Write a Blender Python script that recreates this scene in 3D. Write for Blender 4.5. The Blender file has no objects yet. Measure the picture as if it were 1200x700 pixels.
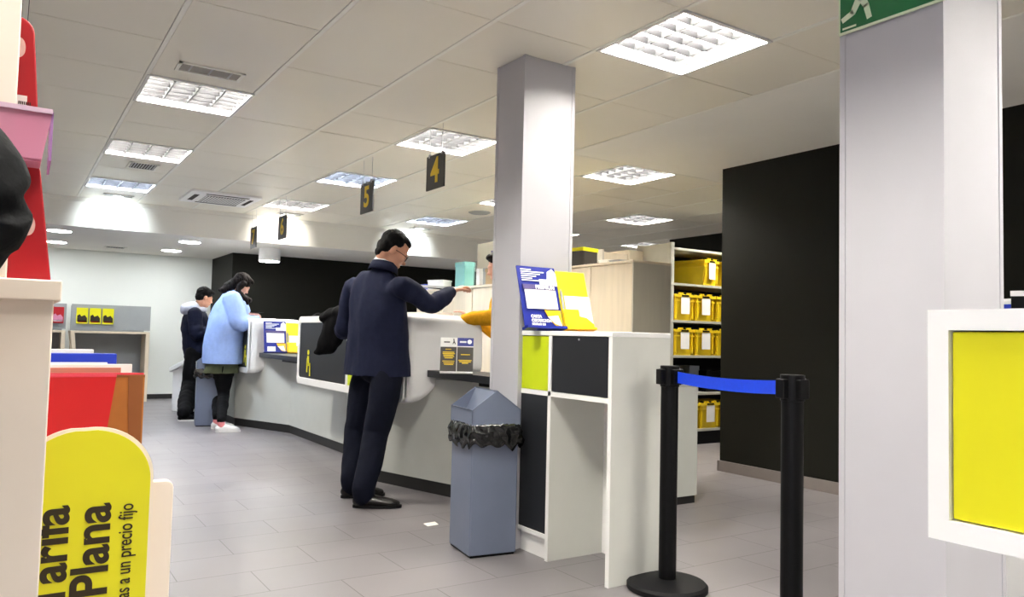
import bpy, bmesh, math, random
from mathutils import Vector, Matrix, noise
random.seed(4)
S = bpy.context.scene
COL = S.collection
PI = math.pi
V = Vector

# ------------------------------------------------------------------ camera, world, exposure
FPX = 903.16
R_ = V((0.83514437, -0.54951751, 0.02375664)); U_ = V((-0.04757676, -0.02914161, 0.9984424)); F_ = V((0.54796928, 0.83497381, 0.05048172))
CAM = V((0, 0, 1.05))
cd = bpy.data.cameras.new('camera'); cam = bpy.data.objects.new('camera', cd); COL.objects.link(cam)
cam.matrix_world = Matrix(((R_.x, U_.x, -F_.x, CAM.x), (R_.y, U_.y, -F_.y, CAM.y), (R_.z, U_.z, -F_.z, CAM.z), (0, 0, 0, 1)))
cd.sensor_width = 36; cd.lens = FPX / 1200 * 36; cd.clip_start = .02; cd.clip_end = 100
S.camera = cam
S.view_settings.view_transform = 'Standard'; S.view_settings.look = 'None'
S.view_settings.gamma = 1; S.view_settings.use_curve_mapping = False
S.view_settings.exposure = 1.25
LAMP = 140.0          # strength of the tubes in the ceiling fixtures
DAY = .9            # daylight through the entrance glazing
w = bpy.data.worlds.new('world'); S.world = w; w.use_nodes = True
w.node_tree.nodes['Background'].inputs[0].default_value = (.9, .95, 1, 1)
w.node_tree.nodes['Background'].inputs[1].default_value = .15
S.cycles.max_bounces = 10; S.cycles.diffuse_bounces = 6; S.cycles.glossy_bounces = 4
S.cycles.use_denoising = True; S.cycles.sample_clamp_indirect = 8

def at(u, v, d):                       # point seen at photo position (u, v) at forward distance d
    return CAM + (F_ + R_ * ((u - 600) / FPX) + U_ * ((350 - v) / FPX)) * d
def onz(u, v, z):
    r = F_ + R_ * ((u - 600) / FPX) + U_ * ((350 - v) / FPX)
    return CAM + r * ((z - CAM.z) / r.z)

# ------------------------------------------------------------------ materials
def srgb(c):
    return tuple(((x / 255) / 12.92 if x / 255 <= .04045 else ((x / 255 + .055) / 1.055) ** 2.4) for x in c)
MATS = {}
def mat(name, rgb, rough=.5, metal=0., var=.06, scale=8., bump=0., bscale=60., emit=0., trans=0., alpha=1., coat=0., spec=.5, stretch=None):
    if name in MATS: return MATS[name]
    m = bpy.data.materials.new(name); m.use_nodes = True; nt = m.node_tree; b = nt.nodes['Principled BSDF']
    c = srgb(rgb)
    tc = nt.nodes.new('ShaderNodeTexCoord'); mp = nt.nodes.new('ShaderNodeMapping')
    if stretch: mp.inputs['Scale'].default_value = stretch
    nt.links.new(tc.outputs['Object'], mp.inputs[0])
    nz = nt.nodes.new('ShaderNodeTexNoise'); nz.inputs['Scale'].default_value = scale; nz.inputs['Detail'].default_value = 4
    nt.links.new(mp.outputs[0], nz.inputs['Vector'])
    rp = nt.nodes.new('ShaderNodeValToRGB')
    rp.color_ramp.elements[0].position = .3; rp.color_ramp.elements[1].position = .7
    rp.color_ramp.elements[0].color = (*[max(0, x * (1 - var)) for x in c], 1)
    rp.color_ramp.elements[1].color = (*[min(1, x * (1 + var)) for x in c], 1)
    nt.links.new(nz.outputs[0], rp.inputs[0]); nt.links.new(rp.outputs[0], b.inputs['Base Color'])
    b.inputs['Roughness'].default_value = rough; b.inputs['Metallic'].default_value = metal
    b.inputs['Specular IOR Level'].default_value = spec
    if coat: b.inputs['Coat Weight'].default_value = coat
    if trans: b.inputs['Transmission Weight'].default_value = trans
    if alpha < 1: b.inputs['Alpha'].default_value = alpha
    if emit:
        b.inputs['Emission Color'].default_value = (*c, 1); b.inputs['Emission Strength'].default_value = emit
    if bump:
        n2 = nt.nodes.new('ShaderNodeTexNoise'); n2.inputs['Scale'].default_value = bscale; n2.inputs['Detail'].default_value = 3
        nt.links.new(mp.outputs[0], n2.inputs['Vector'])
        bp = nt.nodes.new('ShaderNodeBump'); bp.inputs['Strength'].default_value = bump; bp.inputs['Distance'].default_value = .01
        nt.links.new(n2.outputs[0], bp.inputs['Height']); nt.links.new(bp.outputs[0], b.inputs['Normal'])
    MATS[name] = m; return m

M_white = mat('white laminate', (246, 246, 243), .35, var=.015)
M_gloss = mat('white solid surface', (240, 240, 240), .25, var=.01)
M_lam_grey = mat('pale grey laminate', (198, 200, 194), .45, var=.02)
M_lime = mat('lime laminate', (196, 214, 20), .4, var=.02)
M_yellow = mat('yellow laminate', (228, 222, 18), .4, var=.02)
M_dark = mat('anthracite laminate', (30, 32, 36), .45, var=.05)
M_darkwall = mat('dark olive wall paint', (25, 25, 20), .6, var=.05, scale=2, bump=.05, spec=.12)
M_wall = mat('cool white wall paint', (236, 240, 234), .8, var=.02, scale=1.5, bump=.04)
M_plaster = mat('white plaster', (238, 236, 228), .75, var=.02, scale=2)
M_tile = mat('ceiling tile enamel', (236, 231, 216), .38, var=.025, scale=1.2)
M_tbar = mat('ceiling bar enamel', (242, 240, 230), .4, var=.01)
M_gap = mat('shadow gap', (60, 55, 50), .9)
M_alu = mat('pillar enamel', (184, 183, 188), .38, var=.03, scale=3)
M_alu_trim = mat('brushed trim', (184, 184, 186), .35, metal=.1)
M_black = mat('black plastic', (3, 3, 4), .45, spec=.2, var=.1)
M_rubber = mat('black rubber', (16, 16, 18), .6, spec=.2)
M_plinth = mat('dark plinth', (34, 33, 32), .5)
M_skirt = mat('grey ceramic skirting', (120, 112, 108), .5)
M_bin = mat('grey painted steel', (108, 117, 138), .35, var=.03)
M_bag = mat('black bin liner', (3, 3, 4), .16, spec=.7)
M_blue = mat('blue belt webbing', (0, 58, 205), .6, var=.05, scale=80)
M_wood = mat('light maple laminate', (214, 200, 176), .45, var=.05, scale=4, stretch=(6, 6, .6))
M_woodshade = mat('maple shade and cupboard beige', (190, 184, 168), .45, var=.04, scale=4, stretch=(6, 6, .6))  # maple with the cabinet side's shade in its colour, reused as cupboard beige
M_cream = mat('cream painted shelf', (246, 233, 218), .5, var=.02)
M_red = mat('red card', (172, 16, 28), .45, var=.03)
M_redfold = mat('red folder', (204, 28, 34), .4, var=.03)
M_brown = mat('brown cardboard', (172, 108, 44), .8, var=.08, scale=20)
M_pink = mat('pink translucent plastic', (226, 150, 180), .25, alpha=.82)
M_navyblue = mat('blue card', (26, 54, 178), .4, var=.03)
M_pblue = mat('deep blue print', (18, 34, 132), .35, var=.02)
M_pyel = mat('bright yellow print', (250, 226, 40), .35, var=.02)
M_porange = mat('orange print', (250, 190, 30), .35, var=.02)
M_pwhite = mat('white print', (250, 250, 250), .35, var=.01)
M_pgrey = mat('mauve print', (84, 74, 122), .4)
M_crate = mat('yellow crate plastic', (234, 202, 30), .4, var=.05)
M_steel = mat('galvanised shelf steel', (186, 184, 172), .4, metal=.2)
M_paper = mat('white paper', (240, 238, 232), .7, var=.03)
M_green = mat('safety green', (14, 96, 50), .4, var=.03)
M_glow = mat('pale luminous print', (214, 226, 196), .5)
M_text = mat('dark brown ink', (44, 34, 14), .5)
M_sign = mat('charcoal sign board', (52, 49, 45), .5)
M_signy = mat('yellow numeral', (236, 200, 20), .5)
M_lum = mat('white louvre enamel', (235, 235, 232), .25, var=.01)
M_louvre = mat('satin louvre metal', (46, 46, 48), .45, metal=0, var=.02)
M_tube = mat('lit tube', (255, 250, 240), .5, emit=LAMP)
M_tube_cool = mat('lit cool tube', (225, 238, 255), .5, emit=LAMP * 1.1)
M_spot = mat('lit downlight', (250, 252, 255), .5, emit=45)
M_hgrey = mat('grey desk board', (150, 154, 154), .5, var=.03)
M_skin = mat('skin', (205, 150, 122), .5, var=.06, scale=14)
M_skin2 = mat('light skin', (222, 172, 150), .5, var=.06, scale=14)
M_hair = mat('black hair', (8, 6, 6), .6, var=.3, scale=40, bump=.4, bscale=90, stretch=(1, 1, .3), spec=.12)
M_hairb = mat('dark brown hair', (15, 8, 7), .6, var=.3, scale=40, bump=.4, bscale=90, stretch=(1, 1, .3), spec=.12)
M_suit = mat('navy suit wool', (27, 31, 52), .8, var=.1, scale=30, bump=.15, bscale=300, spec=.12)
M_trous = mat('dark navy trousers', (15, 18, 32), .8, var=.12, scale=30, bump=.15, bscale=300, spec=.12)
M_leather = mat('black leather', (16, 13, 12), .25, bump=.05)
M_coatb = mat('powder blue wool', (150, 174, 226), .85, var=.05, scale=30, bump=.25, bscale=200, spec=.12)
M_khaki = mat('olive skirt cloth', (98, 104, 78), .85, var=.1, spec=.12)
M_blackcl = mat('black cloth', (9, 9, 11), .8, var=.15, scale=20, bump=.2, bscale=120, spec=.12)
M_navycl = mat('navy padded cloth', (15, 19, 38), .7, var=.15, scale=20, bump=.2, spec=.12)
M_hoodg = mat('grey hood jersey', (178, 182, 196), .85, var=.05)
M_mustard = mat('mustard knit', (206, 150, 30), .9, var=.1, scale=40, bump=.4, bscale=150, spec=.12)
M_sneak = mat('white canvas', (230, 228, 226), .7, var=.03)
M_sock = mat('pink sock', (220, 130, 135), .8)
M_shirt = mat('white shirt cotton', (235, 235, 238), .7)
M_jkt = mat('charcoal quilted jacket', (20, 21, 23), .75, var=.12, scale=14, bump=.3, bscale=50, spec=.12)
M_lens = mat('clear lens', (235, 240, 245), .05, alpha=.25)
M_teal = mat('teal card', (120, 180, 176), .5, var=.05)
M_tan = mat('tan box card', (176, 150, 112), .7, var=.06)

# floor: grey porcelain planks 0.6 x 0.3 m, running bond
def floor_material():
    m = bpy.data.materials.new('grey porcelain tile'); m.use_nodes = True; nt = m.node_tree; b = nt.nodes['Principled BSDF']
    tc = nt.nodes.new('ShaderNodeTexCoord'); mp = nt.nodes.new('ShaderNodeMapping')
    mp.inputs['Location'].default_value = (-.65, -.78, 0)
    nt.links.new(tc.outputs['Object'], mp.inputs[0])
    br = nt.nodes.new('ShaderNodeTexBrick'); br.offset = .5; br.offset_frequency = 2; br.squash = 1
    for k, v in (('Scale', 1), ('Mortar Size', .0022), ('Mortar Smooth', .1), ('Bias', 0), ('Brick Width', .6), ('Row Height', .3)): br.inputs[k].default_value = v
    br.inputs['Color1'].default_value = (*srgb((128, 124, 126)), 1); br.inputs['Color2'].default_value = (*srgb((134, 129, 131)), 1)
    br.inputs['Mortar'].default_value = (*srgb((84, 80, 80)), 1)
    nt.links.new(mp.outputs[0], br.inputs[0])
    nz = nt.nodes.new('ShaderNodeTexNoise'); nz.inputs['Scale'].default_value = 3.5; nz.inputs['Detail'].default_value = 6
    nt.links.new(tc.outputs['Object'], nz.inputs['Vector'])
    mx = nt.nodes.new('ShaderNodeMix'); mx.data_type = 'RGBA'; mx.blend_type = 'MULTIPLY'; mx.inputs[0].default_value = .15
    nt.links.new(br.outputs[0], mx.inputs[6]); nt.links.new(nz.outputs[0], mx.inputs[7]); nt.links.new(mx.outputs[2], b.inputs['Base Color'])
    rr = nt.nodes.new('ShaderNodeMapRange'); rr.inputs[3].default_value = .3; rr.inputs[4].default_value = .45
    nt.links.new(nz.outputs[0], rr.inputs[0]); nt.links.new(rr.outputs[0], b.inputs['Roughness'])
    return m

# ------------------------------------------------------------------ mesh helpers
def put(bm, co, fs, M=None):
    vs = [bm.verts.new(M @ V(c) if M else V(c)) for c in co]
    for f in fs:
        try: bm.faces.new([vs[i] for i in f])
        except ValueError: pass
    return vs
def nb(): return bmesh.new()
def box(bm, x0, x1, y0, y1, z0, z1, M=None):
    co = [(x, y, z) for z in (z0, z1) for y in (y0, y1) for x in (x0, x1)]
    put(bm, co, [(0, 2, 3, 1), (4, 5, 7, 6), (0, 1, 5, 4), (2, 6, 7, 3), (0, 4, 6, 2), (1, 3, 7, 5)], M); return bm
def prism(bm, poly, h0, h1, M=None, axis='z'):
    """poly: 2-D outline; extruded h0..h1 along axis (x: poly=(y,z), y: poly=(x,z), z: poly=(x,y))."""
    def P(a, b, h): return (h, a, b) if axis == 'x' else (a, h, b) if axis == 'y' else (a, b, h)
    n = len(poly); vs = [P(a, b, h) for h in (h0, h1) for a, b in poly]
    fs = [tuple(range(n)), tuple(range(2 * n - 1, n - 1, -1))] + [(i, i + n, (i + 1) % n + n, (i + 1) % n) for i in range(n)]
    put(bm, vs, fs, M); return bm
def rrect(a0, a1, b0, b1, r, n=6):
    if not isinstance(r, (tuple, list)): r = (r,) * 4
    out = []
    for (ca, cb, t0, q) in ((a1 - r[0], b0 + r[0], -PI / 2, r[0]), (a1 - r[1], b1 - r[1], 0, r[1]), (a0 + r[2], b1 - r[2], PI / 2, r[2]), (a0 + r[3], b0 + r[3], PI, r[3])):
        if q <= 0: out.append((ca, cb)); continue
        for k in range(n + 1):
            t = t0 + PI / 2 * k / n; out.append((ca + q * math.cos(t), cb + q * math.sin(t)))
    return out
def cyl(bm, c, r, z0, z1, n=24, r2=None, M=None):
    r2 = r if r2 is None else r2
    co = [(c[0] + q * math.cos(2 * PI * i / n), c[1] + q * math.sin(2 * PI * i / n), z) for z, q in ((z0, r), (z1, r2)) for i in range(n)]
    put(bm, co, [tuple(range(n - 1, -1, -1)), tuple(range(n, 2 * n))] + [(i, (i + 1) % n, (i + 1) % n + n, i + n) for i in range(n)], M); return bm
def lathe(bm, c, prof, n=32, M=None):
    co = [(c[0] + r * math.cos(2 * PI * i / n), c[1] + r * math.sin(2 * PI * i / n), z) for r, z in prof for i in range(n)]
    k = len(prof); fs = [(j * n + i, j * n + (i + 1) % n, (j + 1) * n + (i + 1) % n, (j + 1) * n + i) for j in range(k - 1) for i in range(n)]
    fs += [tuple(range(n - 1, -1, -1)), tuple(range((k - 1) * n, k * n))]
    put(bm, co, fs, M); return bm
def frame_of(d, side):
    d = d.normalized(); s = side - d * side.dot(d)
    if s.length < 1e-4: s = V((0, 0, 1)) - d * d.z
    if s.length < 1e-4: s = V((1, 0, 0))
    s.normalize(); return d, s, d.cross(s)
def loft(bm, pts, side=V((0, 1, 0)), n=20, sub=4, cap=True):
    """pts: (pos, ra, rb) rings; ra along side, rb across. Smooth tube with rounded ends."""
    P = [(V(p[0]), p[1], p[2] if len(p) > 2 else p[1]) for p in pts]
    side = V(side); Q = []
    for i in range(len(P) - 1):
        a, b, c, d = P[max(0, i - 1)], P[i], P[i + 1], P[min(len(P) - 1, i + 2)]
        for k in range(sub):
            t = k / sub
            def cr(w, x, y, z): return .5 * ((2 * x) + (y - w) * t + (2 * w - 5 * x + 4 * y - z) * t * t + (3 * x - w - 3 * y + z) * t ** 3)
            Q.append((cr(a[0], b[0], c[0], d[0]), max(.001, cr(a[1], b[1], c[1], d[1])), max(.001, cr(a[2], b[2], c[2], d[2]))))
    Q.append(P[-1])
    T = [(Q[min(i + 1, len(Q) - 1)][0] - Q[max(i - 1, 0)][0]) for i in range(len(Q))]
    rings = []
    if cap:
        q = Q[0]; d = T[0].normalized(); m = min(q[1], q[2])
        for s, g in ((.98, .2), (.75, .66), (.4, .92)): rings.append((q[0] - d * m * s, q[1] * g, q[2] * g, T[0]))
    rings += [(Q[i][0], Q[i][1], Q[i][2], T[i]) for i in range(len(Q))]
    if cap:
        q = Q[-1]; d = T[-1].normalized(); m = min(q[1], q[2])
        for s, g in ((.4, .92), (.75, .66), (.98, .2)): rings.append((q[0] + d * m * s, q[1] * g, q[2] * g, T[-1]))
    co = []
    for p, ra, rb, t in rings:
        d, s, u = frame_of(t, side)
        co += [p + s * (ra * math.cos(2 * PI * i / n)) + u * (rb * math.sin(2 * PI * i / n)) for i in range(n)]
    k = len(rings)
    fs = [(j * n + i, j * n + (i + 1) % n, (j + 1) * n + (i + 1) % n, (j + 1) * n + i) for j in range(k - 1) for i in range(n)]
    fs += [tuple(range(n - 1, -1, -1)), tuple(range((k - 1) * n, k * n))]
    put(bm, co, fs); return bm
def ell(bm, c, r, M=None, n=20):
    vs = bmesh.ops.create_uvsphere(bm, u_segments=n, v_segments=n // 2 + 2, radius=1)['verts']
    for v in vs:
        q = V((v.co.x * r[0], v.co.y * r[1], v.co.z * r[2])) + V(c)
        v.co = M @ q if M else q
    return bm
def tag(o, label=None, cat=None, group=None, kind=None):
    if label: o['label'] = label
    if cat: o['category'] = cat
    if group: o['group'] = group
    if kind: o['kind'] = kind
    return o
def obj(name, bm, m, parent=None, bevel=0, smooth=False, seg=2):
    bmesh.ops.recalc_face_normals(bm, faces=bm.faces)
    me = bpy.data.meshes.new(name); bm.to_mesh(me); bm.free(); me.materials.append(m)
    o = bpy.data.objects.new(name, me); COL.objects.link(o)
    if smooth:
        for p in me.polygons: p.use_smooth = True
    if bevel:
        md = o.modifiers.new('bevel', 'BEVEL'); md.width = bevel; md.segments = seg; md.limit_method = 'ANGLE'; md.angle_limit = .6
    if parent: o.parent = parent
    return o
def thing(name, label, cat, loc=(0, 0, 0), rotz=0, group=None):
    o = bpy.data.objects.new(name, None); COL.objects.link(o); o.location = loc; o.rotation_euler = (0, 0, rotz); o.empty_display_size = .1
    return tag(o, label, cat, group)
def struct(name, bm, m, bevel=0):
    return tag(obj(name, bm, m, None, bevel), kind='structure')
def kids(o): return [c for c in bpy.data.objects if c.parent is o]
def copy_tree(o, parent=None):
    c = o.copy(); COL.objects.link(c)
    if parent: c.parent = parent
    for ch in kids(o): copy_tree(ch, c)
    return c
def dup(o, loc, rotz, label, group=None):
    c = copy_tree(o); c.location = loc; c.rotation_euler = (0, 0, rotz); c['label'] = label
    if group: c['group'] = group
    return c
def text(name, s, size, M, m, parent, bold=0., depth=.0008, xs=1., align='CENTER', cut=None):
    cu = bpy.data.curves.new(name, 'FONT'); cu.body = s; cu.size = size; cu.align_x = align; cu.align_y = 'CENTER'; cu.offset = bold; cu.extrude = depth
    t = bpy.data.objects.new('tmp', cu); COL.objects.link(t)
    bpy.context.view_layer.update()
    me = bpy.data.meshes.new_from_object(t.evaluated_get(bpy.context.evaluated_depsgraph_get()))
    bpy.data.objects.remove(t); bpy.data.curves.remove(cu)
    me.transform(Matrix.Diagonal((xs, 1, 1, 1)))
    me.transform(M); me.materials.clear(); me.materials.append(m); me.name = name
    o = bpy.data.objects.new(name, me); COL.objects.link(o); o.parent = parent
    return o
def basis(x, y, o):                    # local x -> x, y -> y, z -> x cross y, origin o
    x = V(x).normalized(); y = V(y).normalized(); z = x.cross(y)
    return Matrix(((x.x, y.x, z.x, o[0]), (x.y, y.y, z.y, o[1]), (x.z, y.z, z.z, o[2]), (0, 0, 0, 1)))
def blob(name, bm, m, parent, voxel=.008, smooth=4, wrinkle=None, cut=None):
    me = bpy.data.meshes.new(name); bmesh.ops.recalc_face_normals(bm, faces=bm.faces); bm.to_mesh(me); bm.free()
    t = bpy.data.objects.new('tmp', me); COL.objects.link(t)
    r = t.modifiers.new('r', 'REMESH'); r.mode = 'VOXEL'; r.voxel_size = voxel; r.use_smooth_shade = True
    if smooth:
        s = t.modifiers.new('s', 'SMOOTH'); s.factor = .5; s.iterations = smooth
    bpy.context.view_layer.update()
    out = bpy.data.meshes.new_from_object(t.evaluated_get(bpy.context.evaluated_depsgraph_get()))
    bpy.data.objects.remove(t); bpy.data.meshes.remove(me)
    if wrinkle:
        amp, sc = wrinkle[0], wrinkle[1]
        nr = [v.normal.copy() for v in out.vertices]
        for v, n_ in zip(out.vertices, nr):
            q = V((v.co.x * sc[0], v.co.y * sc[1], v.co.z * sc[2]))
            v.co += n_ * (amp * (noise.noise(q) + .5 * noise.noise(q * 2.3)))
    if cut:                            # straight hem: (point, direction to drop)
        q = bmesh.new(); q.from_mesh(out)
        rr = bmesh.ops.bisect_plane(q, geom=q.verts[:] + q.edges[:] + q.faces[:], plane_co=cut[0], plane_no=cut[1], clear_outer=True)
        bmesh.ops.holes_fill(q, edges=[e for e in q.edges if e.is_boundary], sides=0)
        q.to_mesh(out); q.free()
    out.materials.clear(); out.materials.append(m); out.name = name
    for p in out.polygons: p.use_smooth = True
    o = bpy.data.objects.new(name, out); COL.objects.link(o); o.parent = parent
    return o

# ================================================================== THE SETTING
H = 2.5
XL, XR, YB, YBULK, YW = -2.2, 10.0, -3.0, 9.8, 12.7
struct('floor', box(nb(), XL - .1, XR + .1, YB - .1, YW + .1, -.1, 0), floor_material())
# ceiling: 0.6 m metal tiles with bright bars one way and thin joints the other
FIX = [(2.41, 2.36), (.61, 4.76), (.61, 6.56), (.61, 8.36), (2.41, 4.76), (2.41, 6.56), (2.41, 8.36), (4.21, 4.76), (4.21, 6.56), (4.21, 8.36), (6.01, 4.76), (6.01, 6.56), (6.01, 8.36), (7.81, 8.36),
       (.61, 2.36), (-1.19, .56), (.61, .56), (2.41, -.04), (3.01, -.04), (.61, -1.84), (2.41, -1.84)]  # far-left lamp and the pillar-front twin are added, unseen, to brighten cabinet and pillar
bm = nb(); bar = nb()
i0, i1 = -5, 16
for i in range(i0, i1):
    for j in range(-11, 11):
        x, y = .61 + .6 * i, 3.56 + .6 * j
        if y > YBULK: continue
        if x >= 3.6 and y < 4.75: continue
        if any(abs(x - a) < .1 and abs(y - b) < .1 for a, b in FIX): continue
        if abs(x - 1.81) < .1 and abs(y - 8.36) < .1: pass
        dz = random.uniform(-.0012, .0012)
        box(bm, x + .014, x + .586, y + .002, min(y + .598, YBULK), H + dz, H + .012)
ceil_tiles = struct('ceiling', bm, M_tile)
for i in range(i0, i1 + 1):
    x = .61 + .6 * i
    y0 = 4.76 if x > 3.7 else YB
    box(bar, x - .011, x + .011, y0, YBULK, H - .003, H + .01)
b_ = obj('ceiling_bar', bar, M_tbar, ceil_tiles)
g = nb()                                # dark void above the joints, open above each fixture
for i in range(i0, i1):
    for j in range(-11, 11):
        x, y = .61 + .6 * i, 3.56 + .6 * j
        if y > YBULK or (x >= 3.6 and y < 4.75): continue
        if any(abs(x - a) < .1 and abs(y - b) < .1 for a, b in FIX): continue
        box(g, x, x + .6, y, y + .6, H + .014, H + .02)
obj('ceiling_joint', g, M_gap, ceil_tiles)
bm = nb(); box(bm, 3.61, 8.2, YB, 4.76, H - .004, H + .05); box(bm, 3.61, 8.2, 4.745, 4.765, H - .006, H + .05)
struct('ceiling_plain', bm, M_plaster)
bm = nb(); prism(bm, [(YBULK, 2.6), (YBULK, 2.17), (YW, 2.17), (YW, 2.3), (YBULK + .12, 2.3), (YBULK + .12, 2.6)], XL, XR, axis='x')
box(bm, XL, XR, YBULK - .02, YBULK + .02, 2.455, 2.6)
struct('ceiling_soffit', bm, M_plaster)
struct('wall_back', box(nb(), XL, XR, YW, YW + .1, 0, 2.4), M_wall)
M_wallg = mat('grey wall paint', (140, 140, 138), .8)
struct('wall_left', box(nb(), XL - .1, XL, YB, YW, 0, 2.6), M_wallg)
struct('wall_front', box(nb(), XL, 8.2, YB - .1, YB, 0, 2.6), M_wallg)
wn = struct('window_1', box(nb(), XL - .02, XL + .01, -1.9, .7, .25, 2.35), mat('daylit glazing', (216, 224, 250), .4, emit=DAY))
bm = nb()
for (a, b, c, d) in ((-1.95, -1.9, .2, 2.4), (.7, .75, .2, 2.4), (-.63, -.57, .2, 2.4)): box(bm, XL, XL + .05, a, b, c, d)
for z in (.2, 2.35): box(bm, XL, XL + .05, -1.95, .75, z, z + .05)
obj('window_frame', bm, M_alu_trim, wn)
struct('wall_right', box(nb(), 4.95, 5.15, YB, 4.38, 0, H - .004), M_darkwall)
struct('wall_right_rear', box(nb(), 7.88, 8.0, 3.5, 7.94, 0, H), M_darkwall)
struct('wall_right_far', box(nb(), XR, XR + .1, 7.5, YW, 0, 2.6), M_wall)
bm = nb(); box(bm, 2.68, 9.9, 11.4, 11.5, 0, 2.168); box(bm, 2.68, 2.78, 11.5, YW - .005, 0, 2.168)
struct('wall_dark', bm, M_darkwall)
bm = nb(); box(bm, 4.935, 4.95, YB, 4.395, 0, .085); box(bm, 4.935, 5.16, 4.38, 4.395, 0, .085)
struct('baseboard_right', bm, M_skirt, .002)
struct('baseboard_back', box(nb(), XL, 2.68, YW - .015, YW, 0, .07), M_plinth)
# pillars
def pillar(n, x0, x1, y0, y1):
    bm = nb(); box(bm, x0, x1, y0, y1, 0, H)
    p = struct(n, bm, M_alu, .003)
    t = nb()
    for (a, b) in ((x0, y0), (x0, y1), (x1, y0), (x1, y1)):
        sx = 1 if a == x0 else -1; sy = 1 if b == y0 else -1
        prism(t, [(a - .003 * sx, b - .003 * sy), (a + .016 * sx, b - .003 * sy), (a + .016 * sx, b + .001 * sy), (a + .001 * sx, b + .001 * sy), (a + .001 * sx, b + .016 * sy), (a - .003 * sx, b + .016 * sy)], 0, H)
    obj('corner_trim', t, M_alu, p)
    return p
pillar('pillar', 2.16, 2.48, 3.22, 3.48)
pillar('pillar', 2.16, 2.49, 1.12, 1.435)

# ceiling fixtures
def fixture(cool):
    t = thing('ceiling_light', '', 'ceiling light')
    f = nb()
    for a in (-.292, .284): box(f, a, a + .008, -.292, .292, -.006, .09)
    for a in (-.292, .284): box(f, -.292, .292, a, a + .008, -.006, .09)
    box(f, -.3, -.284, -.3, .3, -.008, -.002); box(f, .284, .3, -.3, .3, -.008, -.002)
    box(f, -.3, .3, -.3, -.284, -.008, -.002); box(f, -.3, .3, .284, .3, -.008, -.002)
    obj('frame', f, M_lum, t)
    obj('housing', box(nb(), -.292, .292, -.292, .292, .09, .1), M_louvre, t)
    l = nb()
    for k in (-1, 0, 1):
        x = k * .142; prism(l, [(x - .003, 0), (x + .003, 0), (x + .012, .045), (x - .012, .045)], -.284, .284, axis='y')
    for k in range(5):
        y = -.284 + .568 * (k + 1) / 6; prism(l, [(y - .002, .004), (y + .002, .004), (y + .012, .032), (y - .012, .032)], -.284, .284, axis='x')
    obj('louvre', l, M_louvre, t)
    for k in range(4):
        x = -.213 + .142 * k
        b = nb(); co = cyl(b, (0, 0), .013, -.27, .27, 12, M=Matrix.Translation((x, 0, .052)) @ Matrix.Rotation(PI / 2, 4, 'X'))
        obj('tube', b, M_tube_cool if cool else M_tube, t)
    return t
warm = None; coolp = None
NAMES = {0: 'large square louvre ceiling light right of the grey pillar top, nearest the camera', 1: 'louvre ceiling light at upper left behind the slim air vent', 2: 'louvre ceiling light at left, second from the nearest of its row',
         3: 'louvre ceiling light at far left in front of the white bulkhead', 4: 'louvre ceiling light behind hanging sign 4, left of the grey pillar', 5: 'louvre ceiling light behind hanging sign 5', 6: 'louvre ceiling light right of hanging sign 6 by the bulkhead',
         7: 'louvre ceiling light right of the grey pillar, behind the plain ceiling strip', 8: 'louvre ceiling light over the back shelving, hidden mostly by the grey pillar', 9: 'louvre ceiling light above the suited man by the bulkhead',
         10: 'louvre ceiling light above the dark wall end', 11: 'louvre ceiling light above the yellow crate shelving', 12: 'louvre ceiling light at the far right by the bulkhead', 13: 'farthest right louvre ceiling light over the storage area'}
cools = (3, 5, 9)
base_w = fixture(False); base_c = fixture(True); first = {False: base_w, True: base_c}
for k, (x, y) in enumerate(FIX):
    c = k in cools
    if first[c] is not None: o = first[c]; first[c] = None
    else: o = copy_tree(base_c if c else base_w)
    o.location = (x + .3, y + .3, H); o['label'] = NAMES.get(k, 'unseen louvre ceiling light over the waiting area behind the camera'); o['category'] = 'ceiling light'; o['group'] = 'square louvre ceiling lights'

# round downlights in the soffit
for k, (x, y, lab) in enumerate(((.48, 10.4, 'left front'), (.51, 11.8, 'left rear'), (1.92, 10.45, 'right front'), (1.93, 11.8, 'right rear'))):
    t = thing('downlight', 'round recessed downlight in the far white soffit, %s of four' % lab, 'downlight', (x, y, 2.17), group='round downlights in the far soffit')
    b = nb(); lathe(b, (0, 0), [(.1, .0), (.125, -.004), (.135, -.006), (.135, 0), (.1, .0)]); obj('ring', b, M_white, t, smooth=False)
    obj('lens', cyl(nb(), (0, 0), .12, -.007, -.003, 32), M_spot, t)
t = thing('surface_lamp', 'white drum surface lamp under the far soffit by hanging sign 6', 'ceiling lamp', (2.95, 10.5, 2.17))
obj('drum', lathe(nb(), (0, 0), [(.13, -.17), (.14, -.17), (.14, 0), (.05, 0)], 36), M_white, t, .003)
obj('lens', cyl(nb(), (0, 0), .128, -.175, -.16, 32), M_spot, t)

# vents
def vent(x0, x1, y0, y1, z, n, lab, dark=M_gap):
    cx, cy = (x0 + x1) / 2, (y0 + y1) / 2
    t = thing('air_vent', lab, 'air vent', (cx, cy, z), group='ceiling air vents')
    a, b = (x1 - x0) / 2, (y1 - y0) / 2
    f = nb(); w_ = .018
    box(f, -a, a, -b, -b + w_, -.008, -.001); box(f, -a, a, b - w_, b, -.008, -.001); box(f, -a, -a + w_, -b, b, -.008, -.001); box(f, a - w_, a, -b, b, -.008, -.001)
    obj('frame', f, M_tbar, t)
    obj('grille_back', box(nb(), -a + w_, a - w_, -b + w_, b - w_, -.003, -.001), dark, t)
    s = nb()
    for k in range(n):
        x = -a + w_ + (2 * a - 2 * w_) * (k + .5) / n; prism(s, [(x - .004, -.003), (x - .002, -.003), (x + .004, -.008), (x + .002, -.008)], -b + w_, b - w_, axis='y')
    obj('blade', s, M_alu_trim, t)
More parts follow.
